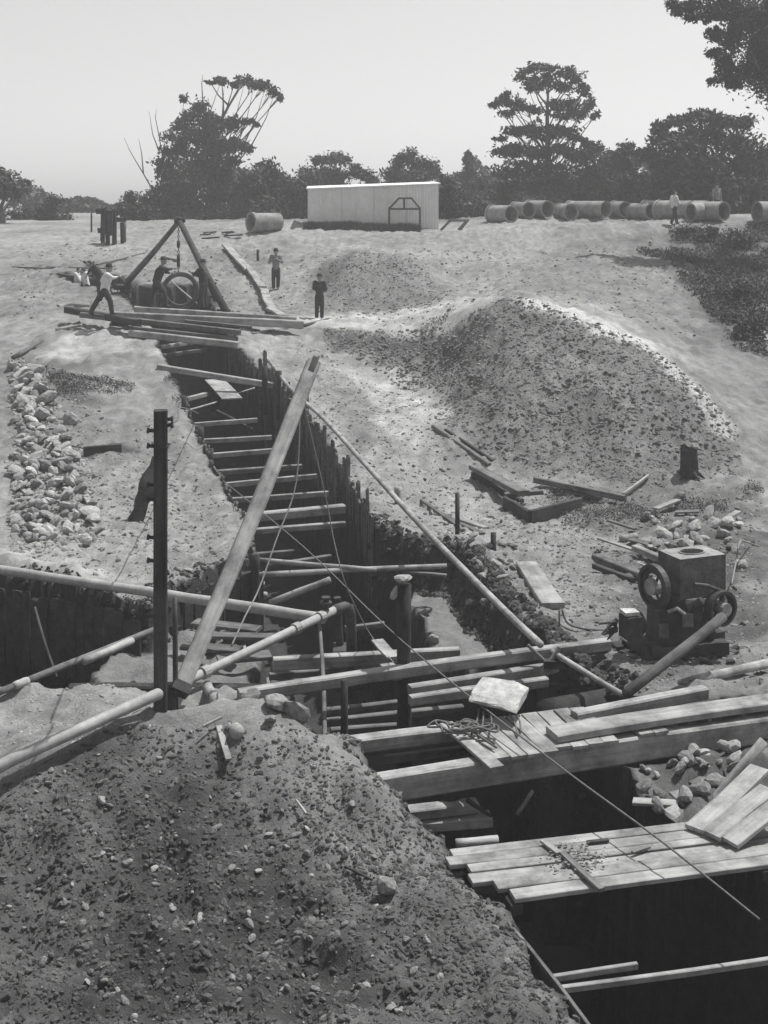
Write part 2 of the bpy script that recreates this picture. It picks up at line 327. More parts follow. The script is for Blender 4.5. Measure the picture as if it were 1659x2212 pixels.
# ------------------------------------------------------------ timber builders
def frame(p0, p1, roll=0):
    d = (p1-p0); L = d.length; x = d.normalized(); y = Vector((0,0,1)).cross(x)
    y = y.normalized() if y.length > 1e-4 else Vector((0,1,0)); z = x.cross(y)
    m = Matrix((x, y, z)).transposed().to_4x4()
    if roll: m = m @ Matrix.Rotation(roll, 4, 'X')
    m.translation = p0; return m, L
def beam_bm(L, w, h, j=None, segs=None, sag=0, top=True, warp=None):
    # bevelled, slightly uneven timber along +X, its top face at z=0 if top
    j = min(w, h)*.04 if j is None else j; segs = segs or max(2, int(L/.6)); b = min(w, h)*.12
    ring = [(-w/2+b,-h/2),(w/2-b,-h/2),(w/2,-h/2+b),(w/2,h/2-b),(w/2-b,h/2),(-w/2+b,h/2),(-w/2,h/2-b),(-w/2,-h/2+b)]
    m = MB(); V = []; Fc = []; wy = random.uniform(-.012,.012)*L if warp is None else warp
    for i in range(segs+1):
        t = i/segs; dy = wy*math.sin(t*math.pi)+random.uniform(-j,j)*.6; dz = -sag*math.sin(t*math.pi)+random.uniform(-j,j)*.6
        ex = random.uniform(-j,j) if i in (0, segs) else 0
        for (y, z) in ring: V.append((t*L+ex+random.uniform(-j,j)*.3, y+dy+random.uniform(-j,j)*.35, z+dz-(h/2 if top else 0)+random.uniform(-j,j)*.35))
    for i in range(segs):
        for k in range(8): Fc.append((i*8+k, (i+1)*8+k, (i+1)*8+(k+1)%8, i*8+(k+1)%8))
    Fc.append(tuple(range(8))); Fc.append(tuple(segs*8+k for k in range(7,-1,-1)))
    return m.add(V, Fc)
def beam(name, label, cat, p0, p1, w=.2, h=.15, m='light', roll=0, group=None, parent=None, top=True, sag=0, j=None):
    mx, L = frame(Vector(p0), Vector(p1), roll)
    o = beam_bm(L, w, h, j, sag=sag, top=top).build(name, M[m], parent); o.matrix_world = mx if parent is None else mx
    if parent is not None: o.matrix_parent_inverse = Matrix.Identity(4); o.matrix_basis = pmat(parent).inverted() @ mx
    if label: tag(o, label, cat, group)
    return o
def pmat(p):
    return Matrix.Translation(p.location) @ p.rotation_euler.to_matrix().to_4x4()
def pole(name, label, cat, p0, p1, r=.06, r2=None, m='pole', group=None, parent=None, bend=.01, n=10, sag=0):
    mx, L = frame(Vector(p0), Vector(p1)); s = max(4, int(L/.5)); by = random.uniform(-bend, bend)*L; r2 = r if r2 is None else r2
    pts = [(L*i/s, by*math.sin(math.pi*i/s), -sag*math.sin(math.pi*i/s)+random.uniform(-.06,.06)*r) for i in range(s+1)]
    rs = [(r+(r2-r)*i/s)*random.uniform(.95,1.05) for i in range(s+1)]
    o = MB().tube(pts, rs, n).build(name, M[m], parent, True)
    o.matrix_basis = mx if parent is None else pmat(parent).inverted() @ mx
    if label: tag(o, label, cat, group)
    return o
def tb(name, label, cat, a, b, w, h, z=None, z2=None, m='light', group=None, **k):
    # timber whose top face ends are seen at pixels a and b; z = level of the top, or lying on the ground
    p0 = G(a[0], a[1], h) if z is None else PZ(a[0], a[1], z)
    p1 = G(b[0], b[1], h) if z is None and z2 is None else PZ(b[0], b[1], z if z2 is None else z2)
    return beam(name, label, cat, p0, p1, w, h, m, group=group, **k)
def local(parent, fn, name, m, smooth=False):
    b = MB(); fn(b); return b.build(name, M[m], parent, smooth)
exec_order = None

# ------------------------------------------------------------ rocks
def rock_mesh(name, seed, m, sub=2, flat=.7):
    rnd = random.Random(seed)
    t = (1+5**.5)/2; V = [(-1,t,0),(1,t,0),(-1,-t,0),(1,-t,0),(0,-1,t),(0,1,t),(0,-1,-t),(0,1,-t),(t,0,-1),(t,0,1),(-t,0,-1),(-t,0,1)]
    Fc = [(0,11,5),(0,5,1),(0,1,7),(0,7,10),(0,10,11),(1,5,9),(5,11,4),(11,10,2),(10,7,6),(7,1,8),(3,9,4),(3,4,2),(3,2,6),(3,6,8),(3,8,9),(4,9,5),(2,4,11),(6,2,10),(8,6,7),(9,8,1)]
    V = [Vector(v).normalized() for v in V]
    for _ in range(sub-1):
        c = {}; NF = []
        def mid(a, b):
            k = (min(a,b), max(a,b))
            if k not in c: c[k] = len(V); V.append(((V[a]+V[b])/2).normalized())
            return c[k]
        for a, b, d in Fc: x, y, z = mid(a,b), mid(b,d), mid(d,a); NF += [(a,x,z),(b,y,x),(d,z,y),(x,y,z)]
        Fc = NF
    planes = [(Vector((rnd.gauss(0,1),rnd.gauss(0,1),rnd.gauss(0,1))).normalized(), rnd.uniform(.55,.85)) for _ in range(9)]
    out = []
    for v in V:
        r = 1.0
        for nrm, d in planes:
            q = v.dot(nrm)
            if q > 0: r = min(r, d/q)
        p = v*r*rnd.uniform(.95,1.05); out.append((p.x*1.15, p.y*.9, p.z*flat))
    me = bpy.data.meshes.new(name); me.from_pydata(out, [], Fc); me.update()
    if m: me.materials.append(M[m])
    return me
RM = {k: [rock_mesh('rock', s, k, 2, random.uniform(.5,.9)) for s in range(6)] for k in ('stone','palestone')}
def rock(name, label, cat, px, py, s, m='stone', group=None, z=None, flat=1, sink=.3):
    if group and '@' in label:
        zx = label.split('@')[1].split(','); (x0, x1, y0, y1) = map(float, zx); label = label.split('@')[0]
        v = ['highest','upper','central','lower','lowest'][max(0, min(4, int(5*(py-y0)/(y1-y0))))]; h_ = ['left','middle','right'][max(0, min(2, int(3*(px-x0)/(x1-x0))))]
        label = ('pale ' if m == 'palestone' else 'grey ')+label.replace('ZONE', v+' '+h_+' part')
    p = G(px, py) if z is None else PZ(px, py, z)
    if z is None and TH(p.x, p.y) < GH(p.x, p.y)-.8: return rock(name, label, cat, px+random.uniform(4,16), py-random.uniform(2,9), s, m, group, z, flat, sink)
    p.z = TH(p.x, p.y)+s*(.6-sink)
    o = bpy.data.objects.new(name, random.choice(RM[m])); C.objects.link(o); o.location = p
    o.scale = (s*random.uniform(.8,1.2), s*random.uniform(.8,1.2), s*random.uniform(.7,1)*flat); o.rotation_euler = (random.uniform(-.9,.9), random.uniform(-.9,.9), random.uniform(0,6.3))
    return tag(o, label, cat, group)
def scatter(name, poly, n, smin, smax, m, power=2.5, label=None, cat='stones', lift=-.12, sub=1, edge=1.2):
    base = [rock_mesh('tmp', 50+s, None, sub) for s in range(5)]
    BV = []; 
    for b in base: a = np.zeros(len(b.vertices)*3); b.vertices.foreach_get('co', a); BV.append(a.reshape(-1,3))
    BF = np.array([tuple(p.vertices) for p in base[0].polygons])
    P = np.array(poly); x0, y0 = P.min(0); x1, y1 = P.max(0); pts = np.zeros((0,2))
    while len(pts) < n:
        q = np.random.rand(n*3,2)*[x1-x0, y1-y0]+[x0, y0]
        q = q[np.random.rand(len(q)) < np.clip((12/q[:,1])**1.2, .02, 1)] if y1 > 30 and y0 < 20 else q
        q = q[(inside(q[:,0], q[:,1], poly) > np.random.rand(len(q))**2*edge-.15) & (inside(q[:,0], q[:,1], POLY) < -.05)]
        pts = np.r_[pts, q]
    pts = pts[:n]; s = smin+(smax-smin)*np.random.rand(n)**power
    Vs = []; Fs = []; nv = len(BV[0])
    for i in range(n):
        a, b, c = random.uniform(-.6,.6), random.uniform(-.6,.6), random.uniform(0,6.3)
        Rm = np.array(Euler((a,b,c)).to_matrix()); z = TH(pts[i,0], pts[i,1])
        Vs.append((BV[i%5]*s[i]*(1, random.uniform(.6,1), random.uniform(.6,1)))@Rm.T+[pts[i,0], pts[i,1], z+s[i]*lift]); Fs.append(BF+i*nv)
    o = link(name, np_mesh(name, np.concatenate(Vs), np.concatenate(Fs)), M[m]); tag(o, label, cat, kind='stuff'); return o
for b in [m for m in bpy.data.meshes if m.name.startswith('tmp')]: bpy.data.meshes.remove(b)
scatter('gravel', HEAP, 17000, .008, .062, 'heapstone', 3.2, 'small stones and clods covering the spoil heap in the foreground', 'gravel')
scatter('pale_gravel', HEAP, 250, .012, .055, 'stone', 3, 'scattered paler pebbles on the spoil heap in the foreground', 'gravel', .4, 2)
scatter('clods', BANK, 14000, .02, .12, 'bankclod', 5, 'dark clods of earth covering the steep bank right of the path', 'soil clods', edge=.8)
scatter('pile_rubble', gpoly([(28,770),(70,790),(130,900),(190,1000),(210,1100),(190,1180),(28,1190)]), 2600, .03, .16, 'stone', 2, 'smaller broken stones filling the pile at the left edge', 'rubble', edge=.6)
scatter('brow_clods', gpoly([(700,706),(950,698),(1030,720),(1000,830),(780,775),(715,755)]), 3500, .02, .13, 'clod', 4, 'dark clods on the steep brow behind the man in dark clothes', 'soil clods', edge=.5)
scatter('mound_clods', gpoly([(700,560),(800,542),(900,560),(990,640),(900,670),(700,670)]), 3500, .015, .09, 'clod', 4, 'small clods on the gravel mound before the shed', 'gravel', edge=1)
scatter('rubble', gpoly([(28,760),(120,790),(210,860),(240,1000),(330,900),(420,960),(520,1130),(520,1200),(330,1270),(28,1220)]), 3500, .02, .10, 'stone', 3, 'small stones strewn over the left bank beside the trench', 'rubble')
scatter('dark_gravel', gpoly([(640,730),(1000,860),(1100,1010),(1640,1060),(1640,1480),(1400,1500),(1080,1260),(820,1110),(640,880)]), 8000, .01, .09, 'clod', 4.5, 'dark crumbs of soil on the ground right of the trench', 'soil', edge=.3)
scatter('path_gravel', gpoly([(640,730),(1000,860),(1100,1010),(1350,1060),(1640,1060),(1640,1480),(1400,1500),(1080,1260),(820,1110),(640,880)]), 13000, .008, .06, 'stone', 4.5, 'fine stones on the ground right of the trench', 'gravel')
scatter('edge_gravel', gpoly([(560,1560),(700,1640),(830,1740),(960,1870),(1080,2000),(1270,2240),(1000,2240),(900,2050),(700,1800)]), 5000, .006, .045, 'heapstone', 3.5, 'small stones on the soil between the spoil heap and the front pit', 'gravel', edge=.3)
scatter('yard_gravel', gpoly([(28,1490),(330,1490),(330,1560),(28,1650)]), 1500, .008, .05, 'stone', 3.5, 'fine stones on the flat ground behind the spoil heap', 'gravel', edge=.3)
scatter('site_gravel', gpoly([(30,530),(1300,520),(1600,600),(1600,760),(1100,640),(700,690),(30,690)]), 6000, .015, .12, 'clod', 4, 'loose clods on the pale ground round the shed', 'gravel')
HL = 'small stone half buried in the ZONE of the foreground spoil heap@28,1050,1620,2205'
for i in range(70):
    while True:
        px, py = random.uniform(28,1050), random.uniform(1620,2205)
        p = G(px, py)
        if inside(np.array([p.x]), np.array([p.y]), HEAP)[0] > .1: break
    rock('stone', HL, 'stone', px, py, random.uniform(.03,.055), random.choice(['stone','stone','palestone']), 'loose stones on the foreground spoil heap', sink=.1)
rock('boulder', 'large rounded stone with dark underside on the right flank of the spoil heap', 'boulder', 832, 1935, .16, 'stone', sink=.0)
rock('boulder', 'pale rounded stone just left of the foot of the leaning beam, on the left bank', 'boulder', 475, 1200, .19, 'palestone', sink=.1)
rock('boulder', 'lone pale stone lying on the upper left bank beside the stone pile', 'boulder', 153, 912, .24, 'stone', sink=.1)
for (px, py, s, t) in ((540,1530,.17,'rounded block of rubble at the pit edge nearest the striped round log'),(600,1560,.16,'broken block in the middle of the rubble by the pit edge'),(640,1575,.2,'largest broken block at the right end of the rubble by the pit edge'),
                    (585,1580,.1,'small stone in front of the rubble blocks by the pit edge'),(550,1490,.14,'white lump beside the left end of the long beam'),(760,1755,.07,'small stone below the left end of the thick front beam'),
                    (1070,2032,.05,'smooth oval stone near the edging board of the front pit'),(1085,1350,.16,'clump of rubble on the ledge right of the stone topped post'),(1050,1352,.12,'smaller lump left of the rubble clump on the ledge'),
                    (920,1335,.12,'low stone on the ledge right behind the stone topped post'),(1500,1625,.13,'white pointed stone behind the right end of the front beam')):
    rock('boulder', t, 'boulder', px, py, s, 'palestone' if 'white' in t else 'stone', z=-.75 if 'ledge' in t else None, sink=.15)
k = 0
while k < 285:
    px, py = random.uniform(28,215), random.uniform(800,1175)
    lim = 80+max(0, (py-800))*.42
    if py > 1090: lim = 205
    if px > lim: continue
    rock('rock', 'angular stone in the ZONE of the stone pile at the left edge@28,205,800,1175', 'rock', px, py, random.uniform(.07,.20)*(36/ (26+ max(0,py-870)/30)), random.choice(['stone','palestone']), 'stones of the pile at the left edge', sink=-.1 if random.random() < .4 else .1); k += 1
for i in range(46):
    px, py = random.uniform(1380,1606), random.uniform(1075,1240)
    rock('rock', 'broken rock in the ZONE of the rubble behind the engine@1380,1606,1075,1240', 'rock', px, py, random.uniform(.08,.2), random.choice(['stone','palestone','stone']), 'broken rocks behind the pumping engine', sink=.1)
for i in range(34):
    px, py = random.uniform(1370,1606), random.uniform(1640,1790)
    rock('rock', 'broken rock in the ZONE of the rubble below the front beam@1370,1606,1640,1790', 'rock', px, py, random.uniform(.05,.15), random.choice(['stone','palestone','stone']), 'broken rocks right of the front pit', sink=.1)
for i in range(16):
    rock('rock', 'rough stone lying at the brink right of the boarded trench', 'rock', random.uniform(1000,1110), random.uniform(1170,1260), random.uniform(.07,.14), 'stone', 'stones at the brink of the pit', sink=.1)
# ============================================================ trench timbering
def edge_z(p): return GH(p[0], p[1])
def sheeting(label, px_pts, up=(.05,.5), depth=2.2, width=.22, m='sheet', off=0., thick=.05, gap=.0, skip=.0, group='boarded walls of the trench', lo=None):
    pts = [G(a, b) for a, b in px_pts]
    t = thing('sheeting_wall', label, 'trench wall', (pts[0].x, pts[0].y, pts[0].z), 0, group)
    for i in range(len(pts)-1):
        a, b = pts[i].copy(), pts[i+1].copy(); a.z = b.z = 0; L = (b-a).length; u = (b-a)/L; nrm = Vector((-u.y, u.x, 0)); n = max(1, int(L/(width+gap)))
        for k in range(n):
            if random.random() < skip: continue
            c = a+u*((k+.5)*L/n)+nrm*(off+random.uniform(-.04,.04)); zt = GH(c.x, c.y)+random.uniform(*up)*random.uniform(.4,1); zb = GH(c.x, c.y)-depth
            w = L/n*random.uniform(.86,.98); lean = random.uniform(-.02,.02)
            b_ = MB(); V = []
            ch = random.uniform(.0,.05); 
            for (z, s) in ((zb,0),(zt-.06,1),(zt+random.uniform(-.03,0),2)):
                q = 1 if s < 2 else .82
                for sx, sy in ((-1,-1),(1,-1),(1,1),(-1,1)):
                    p = c+u*(sx*w/2*q+lean*(z-zb)+(random.uniform(-.02,.02) if s == 2 else 0))+nrm*(sy*thick/2); V.append((p.x, p.y, z+(random.uniform(-.03,.03) if s == 2 else 0)))
            b_.add(V, [(0,1,5,4),(1,2,6,5),(2,3,7,6),(3,0,4,7),(4,5,9,8),(5,6,10,9),(6,7,11,10),(7,4,8,11),(8,9,10,11),(3,2,1,0)], Matrix.Translation(-t.location))
            b_.build('board', M[m], t)
    return t
right_wall = [(490,712),(505,745),(562,800),(606,850),(660,900),(705,980),(755,1045),(792,1112)]
sheeting('long wall of upright boards lining the right side of the trench, ragged tops standing proud', right_wall[2:]+[(805,1140)], (.2,.85), 2.6)
sheeting('far short wall of upright boards on the right of the trench just below the beam stage', right_wall[:3], (-.1,.1), 2.6)
sheeting('low wall of upright boards along the left edge of the trench', [(395,850),(415,910),(450,980),(490,1050),(535,1130),(550,1205)], (-.05,.22), 2.4)
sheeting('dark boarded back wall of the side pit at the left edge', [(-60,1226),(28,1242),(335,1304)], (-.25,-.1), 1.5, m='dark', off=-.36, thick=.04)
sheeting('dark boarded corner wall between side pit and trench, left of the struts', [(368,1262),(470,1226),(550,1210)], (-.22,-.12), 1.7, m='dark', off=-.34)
# walings along the boarded right wall
def strut(label, a, b, w=.15, h=.14, m='light', drop=.3, ext=.15, rnd=False):
    p0 = G(a[0], a[1], -drop); p1 = PZ(b[0], b[1], p0.z+.0)
    d = (p1-p0).normalized(); p0 -= d*ext; p1 += d*ext
    if rnd: return pole('strut_pole', label, 'pole', p0, p1, w/2, w/2*.9, m, 'timbers wedged across the trench')
    return beam('strut', label, 'strut', p0, p1, w, h, m, group='timbers wedged across the trench')
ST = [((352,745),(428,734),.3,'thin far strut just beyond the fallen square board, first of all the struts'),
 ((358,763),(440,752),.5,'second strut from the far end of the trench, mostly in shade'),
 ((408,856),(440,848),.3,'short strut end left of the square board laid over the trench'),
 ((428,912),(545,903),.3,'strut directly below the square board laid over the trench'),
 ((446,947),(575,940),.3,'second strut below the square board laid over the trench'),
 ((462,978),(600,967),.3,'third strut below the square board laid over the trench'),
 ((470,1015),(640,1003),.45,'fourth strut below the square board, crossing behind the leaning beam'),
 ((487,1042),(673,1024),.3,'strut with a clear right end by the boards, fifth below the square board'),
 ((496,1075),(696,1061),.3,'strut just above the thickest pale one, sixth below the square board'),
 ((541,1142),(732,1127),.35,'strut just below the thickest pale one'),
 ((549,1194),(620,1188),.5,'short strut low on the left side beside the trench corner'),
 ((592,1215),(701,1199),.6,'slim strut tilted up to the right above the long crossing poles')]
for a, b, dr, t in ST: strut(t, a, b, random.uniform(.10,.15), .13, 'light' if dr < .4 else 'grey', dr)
strut('thickest and palest strut across the middle of the trench', (512,1110), (731,1090), .24, .2, 'light', .12)
beam('waling', 'long dark waling running under the strut ends on the right boards', 'timber', G(590,870,-.75), G(790,1150,-.75), .15, .2, 'dark')
pole('long_pole', 'long thin pole sloping gently down to the right across the trench below the struts', 'pole', G(556,1209,.05), PZ(812,1230,.1), .05, .04, 'pole')
pole('long_pole', 'darker long thin pole crossing the pit rising slightly to its right end', 'pole', PZ(560,1242,.0), PZ(965,1222,.05), .055, .05, 'pole')
pole('short_pole', 'short peeled pole rising to the right out of the dark pit beyond the pipes', 'pole', PZ(584,1303,-.4), PZ(713,1251,.1), .07, .06, 'pole')
beam('board', 'thin board lying in the pit behind the stone topped post', 'board', PZ(870,1232,-.02), PZ(965,1240,-.05), .1, .04, 'grey')
beam('square_board', 'wide pale square board lying askew over the upper trench', 'board', PZ(463,831,1.25)+Vector((.0,.0,.18)), PZ(502,873,1.05)+Vector((0,0,.18)), .62, .04, 'light')
beam('cross_beam', 'long beam crossing high over the upper trench above the square board', 'beam', G(342,786,.16), G(592,826,.16), .2, .18, 'light')
pole('thin_pole', 'thin pole poking out from under the square board towards the right boards', 'pole', PZ(480,860,1.15), PZ(550,838,1.35), .03, .03, 'pole')
pole('thin_pole', 'thin pole leaning from the left trench edge under the square board', 'pole', G(400,888,.05), PZ(470,868,1.05), .03, .03, 'pole')
beam('diagonal_brace', 'dark diagonal brace down in the trench shade below the square board', 'brace', PZ(470,885,.4), PZ(545,925,.3), .1, .1, 'dark')
for (x, y, h, t) in ((572,812,.9,'first dark upright post where the high cross beam meets the boards'),(603,822,.9,'second dark upright post right of the high cross beam end'),(398,868,.45,'round topped stake at the left trench edge beside the square board'),
                   (434,930,.25,'stake in the left trench edge level with the first strut below the square board'),(455,975,.2,'stake in the left trench edge level with the third strut below the square board'),(552,1215,.35,'stake at the corner of the left trench edge and side pit')):
    g = G(x, y+h*30); pole('stake', t, 'stake', g-Vector((0,0,.8)), g+Vector((0,0,h*.75)), .09, .08, 'dark', 'stakes along the trench', n=8)
for i, (x, y) in enumerate(((570,1262),(576,1285),(574,1240))):
    pole('rail_end', ['pale round end of a rail sticking out of the corner wall, middle one','pale round end of a rail sticking out of the corner wall, lowest one','pale round end of a rail sticking out of the corner wall, highest one'][i], 'rail', PZ(x,y,-.6-.25*i), PZ(x,y,-.6-.25*i)+Vector((-.5,.15,0)), .06, .06, 'pole')

def brink(name, px, n, smin, smax, inw, m, label):
    base = rock_mesh('tmp', 61, None, 1); a = np.zeros(len(base.vertices)*3); base.vertices.foreach_get('co', a); BV = a.reshape(-1,3); BF = np.array([tuple(p.vertices) for p in base.polygons])
    P = [np.array(G(x, y)[:2]) for x, y in px]; Vs = []; Fs = []; seg = [np.linalg.norm(P[i+1]-P[i]) for i in range(len(P)-1)]
    for k in range(n):
        i = random.choices(range(len(seg)), seg)[0]; u = (P[i+1]-P[i])/seg[i]; nr = np.array([-u[1], u[0]]); q = P[i]+u*random.uniform(0,seg[i])+nr*random.uniform(*inw)
        sz = smin+(smax-smin)*random.random()**3; Rm = np.array(Euler((random.uniform(0,6),random.uniform(0,6),0)).to_matrix()); Vs.append(BV*sz@Rm.T+[q[0], q[1], TH(q[0], q[1])]); Fs.append(BF+k*len(BV))
    tag(link(name, np_mesh(name, np.concatenate(Vs), np.concatenate(Fs)), M[m]), label, 'rubble', kind='stuff')
brink('brink_rubble', [(792,1115),(835,1165),(985,1195),(1085,1290),(1200,1398),(1330,1490)], 3600, .02, .12, (-.45,.35), 'darkclod', 'broken earth and stones crumbling down the cut right of the pit')
brink('brink_rubble', [(28,1240),(330,1302),(365,1258),(470,1222),(550,1205)], 1500, .015, .09, (-.4,.3), 'darkclod', 'crumbs of earth along the brink of the side pit')
brink('brink_rubble', [(580,1505),(690,1585),(785,1612),(812,1662),(870,1735),(940,1795),(985,1850),(1085,1965),(1180,2100),(1272,2211)], 2600, .008, .06, (-.35,.35), 'heapstone', 'crumbs of earth along the left brink of the front pit')
# ============================================================ great leaning beam, posts, pipes
POST = G(347,1541)
POST = PY(347,1560,15.6)
POST.z = TH(POST.x, POST.y)-.3
def tall_post():
    t = thing('tall_post', 'tall dark square post standing at the left behind the spoil heap', 'post', POST)
    s = 2830/POST.y; top = CH-(886-HY)/s
    b = beam_bm(top-POST.z, .175, .165, .004, 10, top=False).build('shaft', M['dark'], t); b.rotation_euler = (0, R(-90), R(9))
    for (y, sx) in ((905,1),(918,1),(963,-1),(1047,-1),(1078,-1),(1160,-1),(1210,-1),(1330,-1),(930,-1)):
        z = CH-(y-HY)/s-POST.z
        local(t, lambda m: m.tube([(sx*.06,-.02,z),(sx*.15,-.03,z+.01)], .022, 8).tube([(sx*.13,-.03,z+.008),(sx*.155,-.03,z+.01)], .035, 8), 'bolt', 'iron')
    local(t, lambda m: m.tube([(-.1,-.09,top-POST.z-.42),(.1,-.1,top-POST.z-.42),(.1,.1,top-POST.z-.42),(-.1,.1,top-POST.z-.42),(-.1,-.09,top-POST.z-.42)], .012, 6), 'wire_binding', 'iron')
tall_post()
LB0 = PY(388,1492,15.9); LB0.z = max(LB0.z, TH(LB0.x, LB0.y)); LB1 = PY(672,795,19.2)
# the inclined beam: one arris towards the viewer so that two faces show
def leaning_beam():
    t = thing('leaning_beam', 'massive pale squared beam leaning to the right across the trench from beside the tall post', 'beam', LB0)
    mx, L = frame(Vector((0,0,0)), LB1-LB0, R(38))
    o = beam_bm(L+.1, .20, .20, .004, 12, top=False).build('shaft', M['light'], t); o.matrix_basis = mx
    mb = MB(); mb.box((L+.02,0,0), (.26,.09,.215)); o = mb.build('tip_notch', M['dark'], t); o.matrix_basis = mx
    mb = MB(); mb.box((.03,0,0), (.12,.23,.23)); o = mb.build('foot_band', M['iron'], t); o.matrix_basis = mx
    mb = MB(); mb.tube([(.8,-.12,-.12),(.8,.13,-.12),(.8,.13,.13),(.8,-.12,.13),(.8,-.12,-.12)], .01, 6); mb.tube([(L-.55,-.12,-.12),(L-.55,.13,-.12),(L-.55,.13,.13),(L-.55,-.12,.13),(L-.55,-.12,-.12)], .012, 6)
    o = mb.build('rope_lashing', M['rope'], t); o.matrix_basis = mx
leaning_beam()
pole('prop', 'thin dark iron prop between the tall post and the leaning beam', 'prop', PY(380,1520,15.8)-Vector((0,0,.3)), PY(378,1290,16.0), .035, .03, 'iron')
beam('timber_stub', 'short dark timber stub standing at the foot of the leaning beam', 'timber', PY(373,1555,15.6)-Vector((0,0,.2)), PY(371,1472,15.9), .12, .12, 'dark')
# discharge pipes with valve and elbow
JV = PZ(700,1333,.35)
def pipe_run():
    t = thing('discharge_pipe', 'long pale pipe rising from the left edge to an elbow over the pit', 'pipe', JV)
    def rel(p): return p-JV
    a = rel(G(-120,1720,.25)); a1 = rel(G(28,1640,.28)); b = rel(G(338,1500,.26)); c = rel(G(400,1472,.3)); 
    d = rel(PZ(722,1318,.42)); e = rel(PZ(745,1310,.42)); f = rel(PZ(757,1325,.3)); g = rel(PZ(759,1360,-.1)); g2 = g+Vector((0,0,-1.3))
    local(t, lambda m: m.tube([a,a1,b,c,c+(d-c)*.33,c+(d-c)*.66,d], .068, 12), 'pipe_barrel', 'pipe', True)
    local(t, lambda m: m.tube([d,e,e+(f-e)*.5+Vector((.03,0,.03)),f,g,g2], .085, 12), 'elbow', 'tank', True)
    for q in (.12,.72,.9): 
        p = c+(d-c)*q; u = (d-c).normalized(); local(t, lambda m: m.tube([p-u*.06, p+u*.06], .092, 12), 'pipe_collar', 'steel')
    v = rel(JV); local(t, lambda m: m.tube([v+Vector((.03,0,0)), v+Vector((.03,0,.30))], .05, 10).tube([v+Vector((.03,0,.22)), v+Vector((.03,0,.25))], .1, 12).tube([v+Vector((.03,0,.3)), v+Vector((.03,0,.33))], .075, 12), 'valve', 'iron')
    return t
pipe_run()
pole('branch_pipe', 'thick pale pipe from the valve to the post, extended left as lit ground edge', 'pipe', PZ(-80,1218,.2), JV+Vector((-.0,.1,-.05)), .085, .085, 'pipe', bend=0, n=14)  # stretch left of the post is added for the sunlit ground edge
pole('pipe', 'dark jointed pole leaning over the side pit left of the tall post', 'pole', PZ(-40,1510,.1), PZ(334,1359,.1), .05, .05, 'grey')
for i, (a, b) in enumerate((((30,1482),(60,1470)),((182,1428),(285,1383)))):
    pole('pole_sleeve', ['short pale sleeve on the dark pole at the left edge','longer pale sleeve on the middle of the dark pole over the side pit'][i], 'sleeve', PZ(*a,.105), PZ(*b,.105), .06, .06, 'pole')
pole('stick', 'thin slanting iron bar standing in the side pit near the left edge', 'bar', PZ(123,1462,-.3), PZ(76,1350,-.2)+Vector((0,0,.3)), .022, .022, 'dark')
pole('stick', 'upright thin stake in the shade of the side pit at the left edge', 'stake', PZ(76,1360,-1.3), PZ(84,1240,0.1), .03, .03, 'dark')
beam('board', 'small pale board stuck on the dark back wall of the side pit', 'board', PZ(130,1303,-.7), PZ(172,1312,-.75), .2, .04, 'light')
beam('log', 'long dark strip lying along the near edge of the side pit left of the post', 'timber', PZ(150,1478,.0), PZ(335,1478,.0), .2, .22, 'stump')  # dark bars along the band at the near pit edge
beam('log', 'long dark strip lying right of the post behind the pale pipe', 'timber', PZ(395,1476,.0), PZ(560,1480,.0), .2, .2, 'stump')
# flat boards on the ledge behind the pipes
for i, (a, b, ww, t) in enumerate((((420,1340),(560,1356),.3,'uppermost flat board on the ledge left of the pump'),((440,1368),(590,1372),.25,'second flat board on the ledge left of the pump'),((395,1390),(520,1400),.3,'third flat board on the ledge beside the leaning beam'),((470,1420),(585,1410),.35,'lowest flat board on the ledge left of the pump'))):
    beam('board', t, 'board', PZ(*a,-.45), PZ(*b,-.45), ww, .06, 'grey')
for i in range(26):
    rock('stone', 'flat stone in the ZONE of the ledge behind the leaning beam@400,600,1350,1460', 'stone', random.uniform(400,600), random.uniform(1350,1460), random.uniform(.08,.2), random.choice(['stone','palestone']), 'stones on the ledge behind the leaning beam', z=-1.1, flat=.6, sink=.1)
